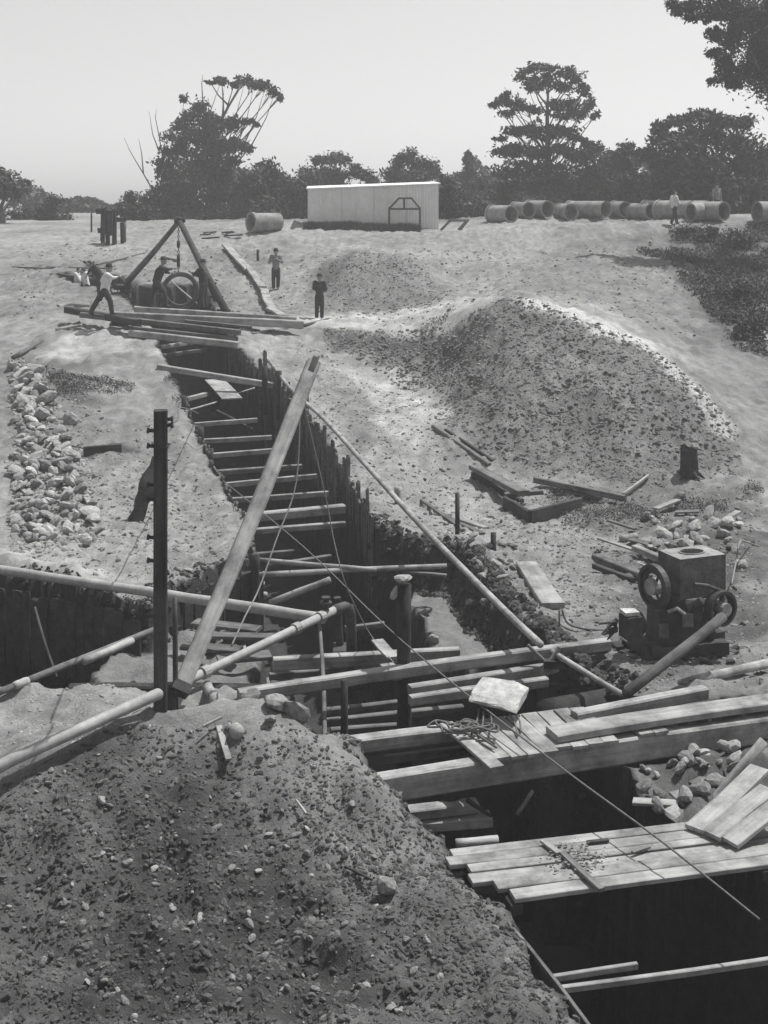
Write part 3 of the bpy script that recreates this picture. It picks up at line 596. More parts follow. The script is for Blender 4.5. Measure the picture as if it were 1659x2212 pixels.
# pump down the pit
def pump():
    p = PZ(735,1425,-1.0); t = thing('pump', 'round bodied dark iron pump hanging in the pit under the pipe elbow', 'pump', p)
    local(t, lambda m: m.ring(.30,.05,-.12,.12,22), 'pump_casing', 'iron')
    local(t, lambda m: m.tube([(-.2,0,0),(.3,0,0)], .09, 12), 'shaft', 'iron')
    local(t, lambda m: m.tube([(0,-.05,.25),(-.02,0,.55),(-.05,0,1.1)], .07, 10), 'riser', 'iron')
    local(t, lambda m: m.box((.12,-.1,-.1),(.1,.25,.5),None,.02), 'bracket', 'iron')
    local(t, lambda m: m.tube([(.14,-.28,-.2),(.12,-.26,.2)], .045, 8), 'grease_cup', 'pipe')
    local(t, lambda m: m.box((0,0,-.36),(.7,.5,.12),None,.02), 'base_frame', 'dark')
    return t
pump()
def dark_post(label, px, ytop, ybot, z, w, rocky=False, m='stump'):
    p = PZ(px, ybot, z); t = thing('post', label, 'post', p); zt = CH-(ytop-HY)*p.y/F-z
    pole('shaft', None, None, p-Vector((0,0,1.2)), p+Vector((0,0,zt)), w/2*1.05, w/2*.95, m, parent=t, bend=.002, n=12)
    if rocky:
        r = bpy.data.objects.new('rock', RM['palestone'][2]); C.objects.link(r); r.location = p+Vector((-.01,0,zt+.08)); r.scale = (.15,.13,.13)
        tag(r, 'pale stone resting on top of the dark post in the middle of the pit', 'stone')
        r2 = bpy.data.objects.new('rag', rock_mesh('rag', 77, 'palestone', 3, .9)); C.objects.link(r2); r2.location = p+Vector((-.13,-.02,zt-.12)); r2.scale = (.07,.06,.13); r2.rotation_euler = (0,.4,.3)
        tag(r2, 'pale knotted rag hanging on the left side of the stone topped post', 'rag')
    return t
dark_post('thick dark post with a pale stone on its head in the middle of the pit', 873, 1262, 1500, -.3, .22, True)
dark_post('slim dark post in the pit below the pump, standing before the long beam', 744, 1468, 1590, -.5, .11)
dark_post('thin upright post on the brink of the pit right of the boarded wall', 988, 1064, 1185, -.2, .1, m='dark')
dark_post('knobbly dark stub at the brink right of the thin upright post', 1066, 1150, 1200, 0, .12)
dark_post('stout dark leg under the front beam, leaning slightly in the pit', 970, 1700, 1790, -.7, .32)
dark_post('thin iron rod standing in the ground beyond the end of the long upper beam', 1208, 1318, 1370, 0, .03, m='iron')
pole('prop', 'slanting pale prop under the pipe joint, crossing the long beam', 'prop', PZ(703,1470,.3)+Vector((0,-.25,-.9)), PZ(690,1345,.25), .035, .03, 'grey')
# hoses and ropes
def cable(name, label, cat, pts, r=.012, m='rope', n=6):
    P = []
    pts = [Vector(p) for p in pts]
    for i in range(len(pts)-1):
        p0 = pts[max(i-1,0)]; p1 = pts[i]; p2 = pts[i+1]; p3 = pts[min(i+2,len(pts)-1)]
        for k in range(6):
            t = k/6; P.append(.5*((2*p1)+(-p0+p2)*t+(2*p0-5*p1+4*p2-p3)*t*t+(-p0+3*p1-3*p2+p3)*t**3))
    P.append(pts[-1]); o = MB().tube([p-pts[0] for p in P], r, n).build(name, M[m], None, True); o.location = pts[0]; return tag(o, label, cat)
tipB = LB0+(LB1-LB0)*.9
cable('rope', 'pale rope hanging from the upper part of the leaning beam down to the thick pipe', 'rope', [tipB, PY(640,1040,18.5), PY(597,1165,18), PY(560,1270,17.5), PY(530,1330,17), PY(500,1395,16.6)], .012)
cable('rope', 'thin rope hanging from the leaning beam along the right side of the trench', 'rope', [tipB+Vector((.05,0,-.1)), PY(705,1080,19.5), PY(722,1170,19.5), PY(750,1270,19.5), PZ(800,1370,0), PZ(850,1430,.1)], .009)
cable('guy_wire', 'long dark guy wire running diagonally from the left trench edge to the lower right corner', 'wire', [G(482,1038,.1), PZ(655,1180,.55), PZ(870,1385,.6), PZ(1170,1625,.5), PZ(1420,1810,.4), PZ(1640,1985,.2)], .011, 'wire')
cable('rope', 'slack rope tied round the tall post head running to the left trench edge', 'rope', [POST+Vector((.1,-.1,3.72)), PY(385,905,17), PY(392,880,22), G(430,893,.1)], .012, 'wire')
cable('rope', 'rope dangling from the left trench edge near the third strut', 'rope', [G(452,962,.1), PY(440,1010,34), G(425,1050,.05)], .02)
cable('long_guy_pole', 'very long thin pale spar running down the right side of the trench from the hoist', 'spar', [PY(518,714,46.5), PY(575,772,42), PY(630,842,37.5), PY(700,905,33.5), PY(800,1015,29), PY(900,1125,25.3), PY(1000,1228,22.6), PY(1100,1328,20.3), PY(1168,1392,19.2)], .055, 'pole', 8)
pole('spar', 'pale thin spar continuing past the long upper beam to the right deck', 'spar', PZ(1182,1400,.15), PZ(1345,1500,.25), .045, .04, 'pole')
pole('thin_pole', 'dark thin pole beside the start of the long spar, leaning down to the cross beam', 'pole', PY(522,722,46), G(575,798,.1), .05, .05, 'grey')
# ============================================================ beams over the pit
tb('long_beam', 'longest upper beam crossing the whole pit from rubble on the left to the engine path', 'beam', (515,1489), (1316,1379), .17, .17, .16, .22)
tb('beam', 'second beam above the pit, running right from the dark post with the stone', 'beam', (885,1480), (1192,1431), .15, .15, .0)
tb('beam', 'third beam above the pit, just behind the block of stone', 'beam', (885,1502), (1182,1461), .14, .14, -.02)
tb('beam', 'wide flat beam behind the long beam, left of the dark post', 'beam', (590,1420), (992,1398), .16, .2, -.2)
for i, (a, b, ww, t) in enumerate((((588,1432),(680,1424),.2,'upper of the stacked timbers left of the pump'),((582,1452),(690,1444),.14,'second of the stacked timbers left of the pump'),((585,1470),(690,1462),.12,'lowest of the stacked timbers left of the pump'),((700,1440),(860,1425),.12,'timber between pump and dark post just behind the long beam'))):
    tb('stacked_timber', t, 'timber', a, b, ww, .12, -.45-.1*i, m='grey', group='timbers stacked deep in the pit')
for i, (a, b, z, t) in enumerate((((700,1530),(858,1512),-.9,'first of the deep struts seen below the long beam'),((705,1552),(1000,1522),-1.2,'second deep strut below the long beam'),((715,1572),(880,1560),-1.5,'third deep strut below the long beam'),((715,1596),(1010,1570),-1.7,'lowest deep strut below the long beam'))):
    tb('deep_strut', t, 'strut', a, b, .12, .12, z, m='grey', group='timbers stacked deep in the pit')
tb('plank', 'short pale plank laid from the upper timbers towards the long beam, left one', 'plank', (815,1380), (850,1418), .2, .04, .05)
tb('plank', 'short pale plank leaning on the long beam between pump and dark post', 'plank', (835,1432), (868,1462), .22, .04, .0)
tb('beam', 'slim beam behind the dark post at the height of the pump, in half shade', 'beam', (745,1352), (830,1342), .09, .1, -.1, m='grey')
tb('back_beam', 'beam carrying the back edge of the plank deck, left end on the spoil heap slope', 'beam', (630,1606), (1200,1537), .2, .19, .26)
tb('beam', 'narrow beam between the two deck beams, upper one', 'beam', (775,1614), (985,1592), .1, .1, -.02, m='grey')
tb('beam', 'narrow beam between the two deck beams, lower one', 'beam', (830,1632), (1010,1610), .1, .1, -.04, m='grey')
tb('front_beam', 'thickest front beam carrying the plank deck, broad dark face to the viewer', 'beam', (680,1697), (1700,1540), .2, .32, .28)
tb('right_plank', 'wide pale plank laid along the deck from its middle to the right edge', 'plank', (1192,1578), (1720,1500), .34, .09, .44)
tb('right_beam', 'square beam lying behind the wide plank at the right end of the deck', 'beam', (1240,1536), (1522,1482), .17, .16, .42)
tb('block', 'small wooden block under the left end of the thickest front beam', 'block', (790,1722), (828,1718), .2, .14, .05)
tb('block', 'thin wedge of wood just right of the block under the front beam', 'block', (828,1708), (868,1712), .15, .06, .1, m='grey')
tb('low_beam', 'pale low beam below the front beam, upper of the pair', 'beam', (882,1744), (1030,1728), .2, .12, -.3)
tb('low_beam', 'pale low beam below the front beam, lower of the pair', 'beam', (905,1768), (1060,1758), .25, .12, -.45)
pole('fallen_prop', 'thin iron bar leaning in the dark front pit', 'bar', PZ(1118,1758,-.5), PZ(1150,1708,-.2), .025, .025, 'steel')
pole('log', 'pale round log lying just behind the front platform in the shade', 'log', PZ(985,1822,.0), PZ(1075,1812,.0), .05, .045, 'pole')
pole('stick', 'dark stick slanting by the low beams under the front beam', 'stick', PZ(1010,1728,-.1), PZ(1060,1762,-.4), .03, .02, 'dark')
# plank deck between back and front beams
deck = thing('plank_deck', 'deck of short planks side by side between back and front beams, ragged front ends', 'deck', PZ(1150,1600,.3))
top_l, top_r = PZ(945,1571,.305), PZ(1262,1530,.305); bot_l, bot_r = PZ(1058,1668,.305), PZ(1345,1612,.305)
k = 9
for i in range(k):
    t = (i+.5)/k; a = top_l.lerp(top_r, t); d = (bot_l-top_l).normalized().lerp((bot_r-top_r).normalized(), t)
    L = (bot_l-top_l).length*(1.0 if i == 0 else random.uniform(.80,.9))*(1-.12*t); wd = (top_r-top_l).length/k*.9
    a = a+Vector((0,0,.055 if i == 0 else random.uniform(.03,.045))); b = a+d*L; b.z = a.z+random.uniform(-.01,.005)
    beam('plank', None, None, a, b, wd*(.9 if i == 0 else 1.0), .04, 'light', parent=deck)
for i in range(2):
    t = 1.06+i*.1; a = top_l.lerp(top_r, t)+Vector((.3,-.3,.02)); beam('plank', None, None, a, a+Vector((.25,-.6,0)), .2, .035, 'light', parent=deck)
# block with hanging roots
blk = rock_mesh('block', 12, 'palestone', 3, .35)
for v in blk.vertices: v.co.x = max(-.8, min(.8, v.co.x*1.3)); v.co.y = max(-.75, min(.75, v.co.y*1.3)); v.co.z = max(-.2, min(.2, v.co.z*1.2))
p = PZ(1078,1500,.62); o = bpy.data.objects.new('stone_slab', blk); C.objects.link(o); o.location = p; o.scale = (.40,.46,.30); o.rotation_euler = (.05,.03,-.35)
tag(o, 'large pale slab lying on the deck with ropes trailing from it', 'slab')
for i, (x0, y0, x1, y1) in enumerate(((1045,1535,1030,1600),(1060,1540,1055,1590),(1100,1540,1118,1590),(1112,1535,1125,1580),(1035,1530,1015,1590))):
    cable('rope_end', ['leftmost','second','fourth','rightmost','third'][i]+' loose rope end trailing from the slab on to the deck', 'rope', [PZ(x0,y0,.5), PZ((x0+x1)/2+4,(y0+y1)/2,.42), PZ(x1,y1,.37)], .012, 'wire')
coil = []
for i in range(60):
    a = i*.55; r = .13+.05*math.sin(i*1.7); coil.append(PZ(968,1572,.45)+Vector((math.cos(a)*r*1.8+.006*i, math.sin(a)*r, .03*math.sin(i*2.1)+.02)))
cable('rope_tangle', 'untidy tangle of rope on the deck left of the slab', 'rope', coil, .014, 'wire')
pole('hammer_handle', 'thin stick lying across the left planks of the deck', 'stick', PZ(1010,1572,.42), PZ(1072,1614,.39), .018, .015, 'grey')
pole('cross_stick', 'thin dark stick crossing the other at the middle of the deck', 'stick', PZ(985,1558,.4), PZ(1068,1606,.4), .014, .012, 'dark')
# sand ridge behind deck : round pipe end half buried
pole('buried_log', 'half buried round timber on the ledge behind the deck', 'log', PZ(1180,1556,-.35), PZ(1340,1520,-.35), .28, .26, 'stump')
# winch-like clamp at end of second beam
cl = thing('clamp', 'rusty iron clamp joining spar and timber at the right side of the pit', 'clamp', PZ(1195,1440,.0))
local(cl, lambda m: m.box((0,0,.05),(.3,.14,.1),None,.01), 'clamp_body', 'iron'); local(cl, lambda m: m.tube([(-.05,0,.08),(.1,.05,.28)], .035, 8), 'clamp_screw', 'steel'); local(cl, lambda m: m.tube([(-.15,.02,.1),(-.38,.1,.3)], .03, 8), 'clamp_arm', 'grey')
tb('block', 'short squared block beside the clamp at the right side of the pit', 'block', (1166,1440), (1200,1430), .15, .14, .0)
# ============================================================ platform in front
plat = thing('front_platform', 'wide platform of long pale planks over the front trench', 'platform', PZ(1200,1900,.1))
A0 = PZ(975,1836,.1); u = Vector((math.cos(R(13.5)), math.sin(R(13.5)), 0)); nn = Vector((u.y, -u.x, 0)); wds = (.17,.19,.17,.19,.2,.2); off = 0
stag = (-.02,-.12,.06,.02,.22,.33); zz = (0,.012,.004,-.008,.01,0)
for i, wd in enumerate(wds):
    a = A0+nn*(off+wd/2)+u*stag[i]; a.z = .12+zz[i]; b = a+u*5.4
    o = beam('plank', None, None, a, b, wd*.965, .05, 'light', parent=plat, j=.004); off += wd
for q in (.35, 3.1): 
    a = A0+u*q+nn*-.02; a.z = .055; b = a+nn*(off+.02); beam('bearer', None, None, a, b, .12, .1, 'dark', parent=plat)
tb('plank', 'short wide plank sticking out left of the platform\'s upper corner', 'plank', (925,1832), (968,1862), .2, .05, .06, m='grey')
tb('batten', 'narrow batten lying across the front platform planks', 'batten', (1215,1838), (1300,1918), .07, .035, .18, m='grey')
tb('batten', 'short batten piece lying just above the long one on the platform', 'batten', (1172,1812), (1208,1840), .07, .03, .18)
tb('offcut', 'short dark offcut lying at the back edge of the platform', 'offcut', (1268,1816), (1314,1811), .05, .03, .17, m='dark')
tb('offcut', 'little pale chip of wood on the right half of the platform', 'offcut', (1366,1838), (1402,1826), .04, .025, .17, m='grey')
mb = MB()
for i in range(160):
    a, b = random.gauss(1245,35), random.gauss(1852,16); p = PZ(a, b, .155); s = random.uniform(.005,.016); mb.box((p.x,p.y,p.z+s*.5), (s*2,s*1.5,s), None, s*.3)
tag(mb.build('crumbs', M['clod']), 'crumbs of soil spilt on the front platform beside the batten', 'soil', kind='stuff')
rp = thing('ramp', 'sloping ramp of three broad planks at the right edge above the platform', 'ramp', PZ(1560,1760,.15))
for (a, b, ww) in (((1500,1786),(1640,1655),.24),((1535,1800),(1660,1700),.24),((1575,1815),(1680,1735),.24)):
    beam('plank', None, None, PZ(*a,.2), PZ(*b,.42), ww, .05, 'light', parent=rp)
pole('prop_pole', 'stout round pole slanting up to the right edge above the plank ramp', 'pole', PZ(1508,1772,-.2), PZ(1650,1600,.6), .06, .06, 'pole')
beam('edging_board', 'thin edging board along the left side of the front trench below the platform', 'board', G(1075,1962,.02), G(1282,2225,.02), .035, .14, 'grey')
tb('pit_rail', 'short pale rail across the front pit, farther of the pair', 'rail', (1185,2107), (1376,2078), .05, .06, -.25)
tb('pit_rail', 'long pale rail across the front pit, nearer of the pair', 'rail', (1205,2130), (1760,2052), .055, .06, -.28)
beam('block', 'little wooden block under the left corner of the front platform', 'block', G(1050,1967,.03), G(1078,1962,.03), .12, .05, 'light')
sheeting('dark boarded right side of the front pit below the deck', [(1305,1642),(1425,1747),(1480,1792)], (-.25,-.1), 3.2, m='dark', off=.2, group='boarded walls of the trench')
# ============================================================ timbers and stumps right of the trench
def gb(name, label, cat, a, b, w, h, m='grey', lift=0, **k): return beam(name, label, cat, G(a[0],a[1],h+lift), G(b[0],b[1],h+lift), w, h, m, **k)
gb('timber', 'long thin timber lying on the slope above the boxed corner, pointing up the bank', 'timber', (936,916), (1058,1000), .12, .12, 'grey')
gb('timber', 'second thin timber lying close against the long one on the slope', 'timber', (962,925), (1066,993), .08, .08, 'dark')
bx = thing('timber_edging', 'low retaining edge of heavy timbers forming a corner at the foot of the bank', 'retaining edge', G(1130,1060))
beam('board', None, None, G(1024,1003,.3), G(1132,1060,.42), .3, .12, 'grey', parent=bx); beam('board', None, None, G(1022,1018,.1), G(1128,1078,.12), .12, .3, 'dark', parent=bx)
beam('board', None, None, G(1090,1064,.35), G(1172,1058,.35), .15, .1, 'grey', parent=bx)
beam('board', None, None, G(1090,1072,.28), G(1145,1104,.28), .1, .36, 'dark', parent=bx); beam('board', None, None, G(1145,1102,.3), G(1254,1074,.3), .1, .34, 'dark', parent=bx)
gb('timber', 'long timber running right from the boxed corner to the short forked sticks', 'timber', (1155,1030), (1350,1070), .12, .14, 'grey', lift=.12)
gb('timber', 'lower timber just under the long one right of the boxed corner', 'timber', (1165,1048), (1300,1072), .1, .1, 'grey', lift=.02)
gb('stick', 'thin pale stick slanting up from the right end of the long timber', 'stick', (1346,1064), (1400,1024), .06, .05, 'light', lift=.1)
gb('stick', 'second thin pale stick below the slanting one, right of the boxed corner', 'stick', (1352,1068), (1392,1034), .05, .04, 'light')
gb('offcut', 'short offcut leaning on the ground just below the boxed corner', 'offcut', (1145,1116), (1182,1100), .12, .06, 'grey')
gb('board', 'short pale board among scraps below the boxed corner', 'board', (1182,1102), (1230,1104), .25, .05, 'light')
gb('plank', 'thin grey plank lying beside the path above the upright thin post', 'plank', (905,1074), (1000,1142), .08, .05, 'grey')
gb('plank', 'middle plank of the three lying beside the path', 'plank', (940,1100), (1042,1150), .12, .05, 'grey')
gb('plank', 'pale end plank of the three lying beside the path', 'plank', (990,1118), (1050,1138), .14, .06, 'light')
pole('white_stake', 'short white stake standing at the right edge of the boarded trench', 'stake', G(860,1090), G(860,1090)+Vector((0,0,.42)), .09, .09, 'palestone', n=4)
gb('plank', 'thick pale plank lying alone on the path towards the engine', 'plank', (1136,1212), (1195,1302), .40, .10, 'light', lift=.04)
gb('timber', 'upper of the two timbers lying left of the engine', 'timber', (1285,1196), (1402,1242), .16, .14, 'grey')
gb('timber', 'lower of the two timbers lying left of the engine', 'timber', (1283,1216), (1370,1248), .1, .1, 'dark')
gb('timber', 'split timber lying behind the engine tank with pale upper edge', 'timber', (1370,1176), (1436,1204), .14, .12, 'light', lift=.1)
gb('timber', 'thin board lying below the split timber behind the engine', 'board', (1375,1212), (1420,1230), .06, .04, 'light')
pole('log', 'short pale cut log lying on the ground above the engine timbers', 'log', G(1342,1164,.07), G(1374,1158,.07), .075, .075, 'pole')
st_ = G(1488,1030)
def stump(label, base, h, r):
    t = thing('stump', label, 'stump', base); b = MB(); n = 14; V = []; 
    for i in range(6):
        for k in range(n):
            a = 2*math.pi*k/n; q = r*(1.15-.12*i/5 if i else 1.35)*random.uniform(.86,1.1); V.append((q*math.cos(a), q*math.sin(a), -.15+(h+.15)*i/5+(random.uniform(-.08,.06) if i == 5 else 0)))
    b.add(V, [(i*n+k,i*n+(k+1)%n,(i+1)*n+(k+1)%n,(i+1)*n+k) for i in range(5) for k in range(n)]+[tuple(5*n+k for k in range(n))]); b.build('trunk', M['stump'], t)
    for k in range(5): a = k*1.3; local(t, lambda m: m.tube([(r*.9*math.cos(a),r*.9*math.sin(a),.12),(r*2.1*math.cos(a),r*2.1*math.sin(a),-.06)],[r*.3,r*.08],7), 'root', 'stump')
stump('charred tree stump standing at the foot of the right bank', st_, .78, .20)
tg = G(290,1128); 
def charred():
    t = thing('burnt_log', 'blackened knobbly log leaning behind the tall post on the left bank', 'log', tg)
    s = F/tg.y; tp = Vector(((328-290)/s, .5, (1128-1003)/s*1.05)); 
    pts = [Vector((0,0,-.15)).lerp(tp, i/8)+Vector((random.uniform(-.05,.05),0,random.uniform(-.03,.03))) for i in range(9)]
    local(t, lambda m: m.tube(pts, [.16,.18,.15,.16,.19,.21,.14,.1,.06], 10), 'trunk', 'stump', True)
    local(t, lambda m: m.tube([pts[4], pts[4]+Vector((.28,-.1,.12))], [.08,.04], 7), 'branch_stub', 'stump')
charred()
pole('long_pole', 'pole lying on the ground near the left edge below the far spoil mounds', 'pole', G(28,772,.08), G(92,735,.08), .07, .06, 'grey')
pole('log', 'light pole lying on the left mound edge pointing at the beam stage', 'pole', G(120,712,.06), G(178,702,.06), .06, .05, 'pole')
gb('board', 'dark board standing half buried at the brow of the left bank', 'board', (180,965), (262,958), .1, .25, 'dark')
pole('stake', 'lone short stake standing left of the man with folded arms', 'stake', G(557,562)-Vector((0,0,.2)), G(557,562)+Vector((0,0,.5)), .06, .06, 'dark')
# poles at the right edge by the engine
pole('suction_pipe', 'stout grey pipe slanting from the engine pulley down to the deck', 'pipe', PZ(1352,1498,.3), PY(1562,1332,19.3), .075, .075, 'grey', bend=0)
pole('pipe', 'pale pipe lying on the ground at the right edge under the slanting pipe', 'pipe', G(1470,1477,.1), G(1660,1432,.1), .07, .07, 'pole')
for i in range(14):
    a = random.uniform(1350,1600); b = random.uniform(1075,1235); L = random.uniform(.4,1.1); an = random.uniform(0,3.1); p = G(a, b, .1)
    q = p+Vector((math.cos(an)*L, math.sin(an)*L, 0)); q.z = GH(q.x, q.y)+random.uniform(.05,.25)
    beam('scrap_board', 'broken board among the rubble behind the pumping engine', 'board', p, q, random.uniform(.08,.22), .04, random.choice(['light','grey']), group='scrap boards behind the engine')
for i in range(9):
    a = random.uniform(1440,1600); b = random.uniform(1640,1780); L = random.uniform(.25,.6); an = random.uniform(0,3.1); p = G(a, b, .08)
    q = p+Vector((math.cos(an)*L, math.sin(an)*L, 0)); q.z = GH(q.x, q.y)+random.uniform(.02,.12)
    beam('scrap_board', 'broken board on the rubble right of the front pit', 'board', p, q, random.uniform(.06,.16), .035, random.choice(['light','grey']), group='scrap boards right of the front pit')
gb('board', 'short wide board lying between the two beams at the right of the deck', 'board', (1405,1505), (1440,1530), .28, .04, 'light')
# wood on the spoil heap
def bamboo():
    p0, p1 = G(447,1482,.12), G(512,1580,.12); t = thing('knotted_pole', 'pale knotted round pole lying on top of the spoil heap', 'pole', p0); d = p1-p0
    local(t, lambda m: m.tube([d*(i/12) for i in range(13)], [.07 if i%4 else .085 for i in range(13)], 10), 'pole_shaft', 'pole', True)
    for q in (.3,.62): local(t, lambda m: m.tube([d*(q-.05), d*(q+.05)], .082, 10), 'dark_band', 'grey')
bamboo()
gb('splinter', 'thin pointed stick lying below the knotted pole on the heap', 'stick', (473,1566), (494,1638), .07, .03, 'light')
gb('stick', 'little stick crossing the knotted pole from the left', 'stick', (438,1566), (478,1546), .03, .03, 'light', lift=.08)
for (a, b, c, d, t) in ((745,1868,805,1898,'dark twig just above the large rounded stone on the heap'),(978,1990,1030,2016,'pale twig lowest right on the heap by the edging board'),(1078,2042,1092,2100,'upright pale twig left of the edging board'),(640,1725,662,1755,'short pale chip in the upper middle of the heap'),(855,2035,880,2062,'small twig in the lower middle of the heap')):
    gb('twig', t, 'twig', (a,b), (c,d), .025, .02, 'light' if 'pale' in t else 'dark')
gb('chip', 'flat pale chip of wood on the upper right of the heap', 'chip', (672,1652), (700,1650), .06, .025, 'light')

# ============================================================ pumping engine
E = G(1470,1415)
def engine():
    t = thing('pumping_engine', 'dark pumping engine with square cooling tank, flywheels and belt pulley on the right path', 'engine', E)
    s = F/E.y; RZ = lambda a: Matrix.Rotation(R(a), 4, 'Z')
    def at(px, py, dy=0.): q = PY(px, py, E.y+dy); return q-E
    # tank
    tc = at(1494,1235,.25); th = .62; T = Matrix.Translation(tc) @ RZ(22)
    b = MB(); n = 20; w_, d_ = .42, .30
    V = [(-w_,-d_),(w_,-d_),(w_,d_),(-w_,d_)]
    low = [(x,y,-th/2) for x,y in V]; hi = [(x,y,th/2) for x,y in V]
    b.add(low+hi, [(0,1,5,4),(1,2,6,5),(2,3,7,6),(3,0,4,7),(3,2,1,0)], T)
    rim = [(.21*math.cos(2*math.pi*k/n), .15*math.sin(2*math.pi*k/n)) for k in range(n)]
    sq = []
    for k in range(n):
        c, s_ = math.cos(2*math.pi*k/n), math.sin(2*math.pi*k/n); q = min(w_/abs(c) if abs(c) > 1e-6 else 9, d_/abs(s_) if abs(s_) > 1e-6 else 9); sq.append((c*q, s_*q))
    VV = [(x,y,th/2+.002) for x,y in sq]+[(x,y,th/2+.002) for x,y in rim]+[(x,y,th/2-.35) for x,y in rim]
    tk = b.build('water_tank', M['tank'], t)
    b = MB(); b.add(VV, [(k,(k+1)%n,n+(k+1)%n,n+k) for k in range(n)]+[(n+k,n+(k+1)%n,2*n+(k+1)%n,2*n+k) for k in range(n)]+[tuple(2*n+k for k in range(n))], T)
    b.ring(.225,.2,-.02,.012,n, T @ Matrix.Translation((0,0,th/2)) @ Matrix.Diagonal((1,.73,1,1)) @ Matrix.Rotation(R(90),4,'Y')); tp = b.build('tank_top', M['concrete'], t)  # top made paler than the sides, sunlight put into its colour
    for sx in (-1,1):
        for sy in (-1,1): local(t, lambda m: m.tube([T @ Vector((sx*(w_-.05),sy*(d_-.05),-th/2)), T @ Vector((sx*(w_-.05),sy*(d_-.05),-th/2-.35))], .03, 6), 'tank_leg', 'iron')
    # engine body
    local(t, lambda m: m.box((0,.1,.12),(1.35,.75,.24),RZ(12),.01), 'bed_frame', 'dark')
    local(t, lambda m: m.box((-.05,.05,.45),(.75,.5,.5),RZ(12),.03), 'crankcase', 'iron')
    local(t, lambda m: m.tube([(-.05,0,.6),(-.1,-.02,.98)], .17, 14), 'cylinder', 'iron')
    local(t, lambda m: m.tube([(.2,-.15,.6),(.22,-.2,.85),(.28,-.25,.9)], .09, 10), 'carburettor', 'iron')
    local(t, lambda m: m.box((-.42,-.3,.5),(.16,.05,.2),RZ(12),.01), 'name_plate', 'tank')
    local(t, lambda m: m.tube([(-.25,-.25,.75),(-.12,-.3,.82),(0,-.28,.72)], .03, 8), 'fuel_pipe', 'steel')
    def wheel(name, c, r, ax, wdt=.07, spokes=6, hub=.07, m='iron'):
        mx = Matrix.Translation(c) @ RZ(ax); 
        local(t, lambda m_: m_.ring(r, r*.84, -wdt/2, wdt/2, 28, mx), name, m)
        b2 = MB()
        for k in range(spokes):
            a = 2*math.pi*k/spokes; b2.tube([mx @ Vector((0,0,0)), mx @ Vector((0, r*.88*math.cos(a), r*.88*math.sin(a)))], .022, 6)
        o = b2.build('spokes', M[m], t); local(t, lambda m_: m_.tube([mx @ Vector((-wdt*.9,0,0)), mx @ Vector((wdt*.9,0,0))], hub, 12), 'hub', 'steel')
    wheel('flywheel', at(1413,1266,-.1), .34, 28, .10, 3, .13); local(t, lambda m: m.ring(.29,.2,-.02,.02,24,Matrix.Translation(at(1413,1266,-.1)) @ RZ(28)), 'flywheel_web', 'iron')
    wheel('belt_pulley', at(1556,1312,-.2), .27, -60, .16, 5, .1)
    wheel('small_wheel', at(1372,1345,-.25), .2, 35, .08, 4)
    wheel('gear', at(1452,1330,.1), .22, 28, .05, 5)
    a, b2 = at(1480,1300,-.1), at(1556,1312,-.2); local(t, lambda m: m.tube([a, b2], .035, 8), 'crankshaft', 'steel')
    a, c = at(1500,1262,-.25), at(1556,1276,-.2); local(t, lambda m: m.tube([a, (a+c)/2+Vector((0,0,.03)), c], .03, 8), 'exhaust', 'iron')
    p = at(1345,1340,-.2); local(t, lambda m: m.box(p[:],(.26,.3,.34),RZ(15),.01), 'pump_head', 'iron'); local(t, lambda m: m.box((p+Vector((-.02,0,.2)))[:],(.24,.22,.06),RZ(15),.01), 'pump_lid', 'palestone')
    for i in range(9): local(t, lambda m: m.tube([p+Vector((-.1,-.05,random.uniform(-.15,.05))), p+Vector((-.28+random.uniform(-.1,.06),random.uniform(-.2,.05),random.uniform(-.25,.1)))], [.03,.012], 6), 'stud', 'iron')
    for (x, y, r) in ((1440,1372,.1),(1400,1395,.08),(1520,1360,.12),(1490,1395,.09),(1555,1390,.1),(1460,1300,.08),(1530,1290,.07)):
        q = at(x, y, random.uniform(-.2,.2)); local(t, lambda m: m.box(q[:],(r*2.4,r*2,r*2.2),RZ(random.uniform(0,60)),r*.3), 'casting', 'iron')
    q = at(1474,1340,-.3); local(t, lambda m: m.box(q[:],(.17,.02,.2),RZ(15),.01), 'cover_plate', 'tank')
    return t
engine()
for i in range(34):
    g = G(random.uniform(1335,1600), random.uniform(1385,1440)); an = random.uniform(0,3.1); L = random.uniform(.1,.45)
    beam('scrap', 'dark scrap of timber or iron on the ground round the engine', 'scrap', g+Vector((0,0,.06)), g+Vector((math.cos(an)*L,math.sin(an)*L,.08)), random.uniform(.04,.14), random.uniform(.03,.1), random.choice(['dark','iron','grey']), group='scraps round the engine')
cable('hose', 'dark slack hose curving on the path from the iron rod to the pump head', 'hose', [G(1214,1316,.3), G(1226,1345,.1), G(1262,1358,.03), G(1310,1362,.03), G(1340,1375,.05)], .018, 'wire')
cable('hose', 'thin dark hose trailing from the engine down the path edge', 'hose', [G(1360,1375,.03), G(1420,1395,.03), G(1432,1420,.03), G(1450,1432,.02)], .014, 'wire')
cable('hose', 'pale thin hose looping up behind the engine tank at the right edge', 'hose', [PY(1580,1262,20.8), PY(1590,1210,21.5), PY(1598,1170,22), G(1612,1170,.3), G(1640,1180,.05)], .016, 'rope')

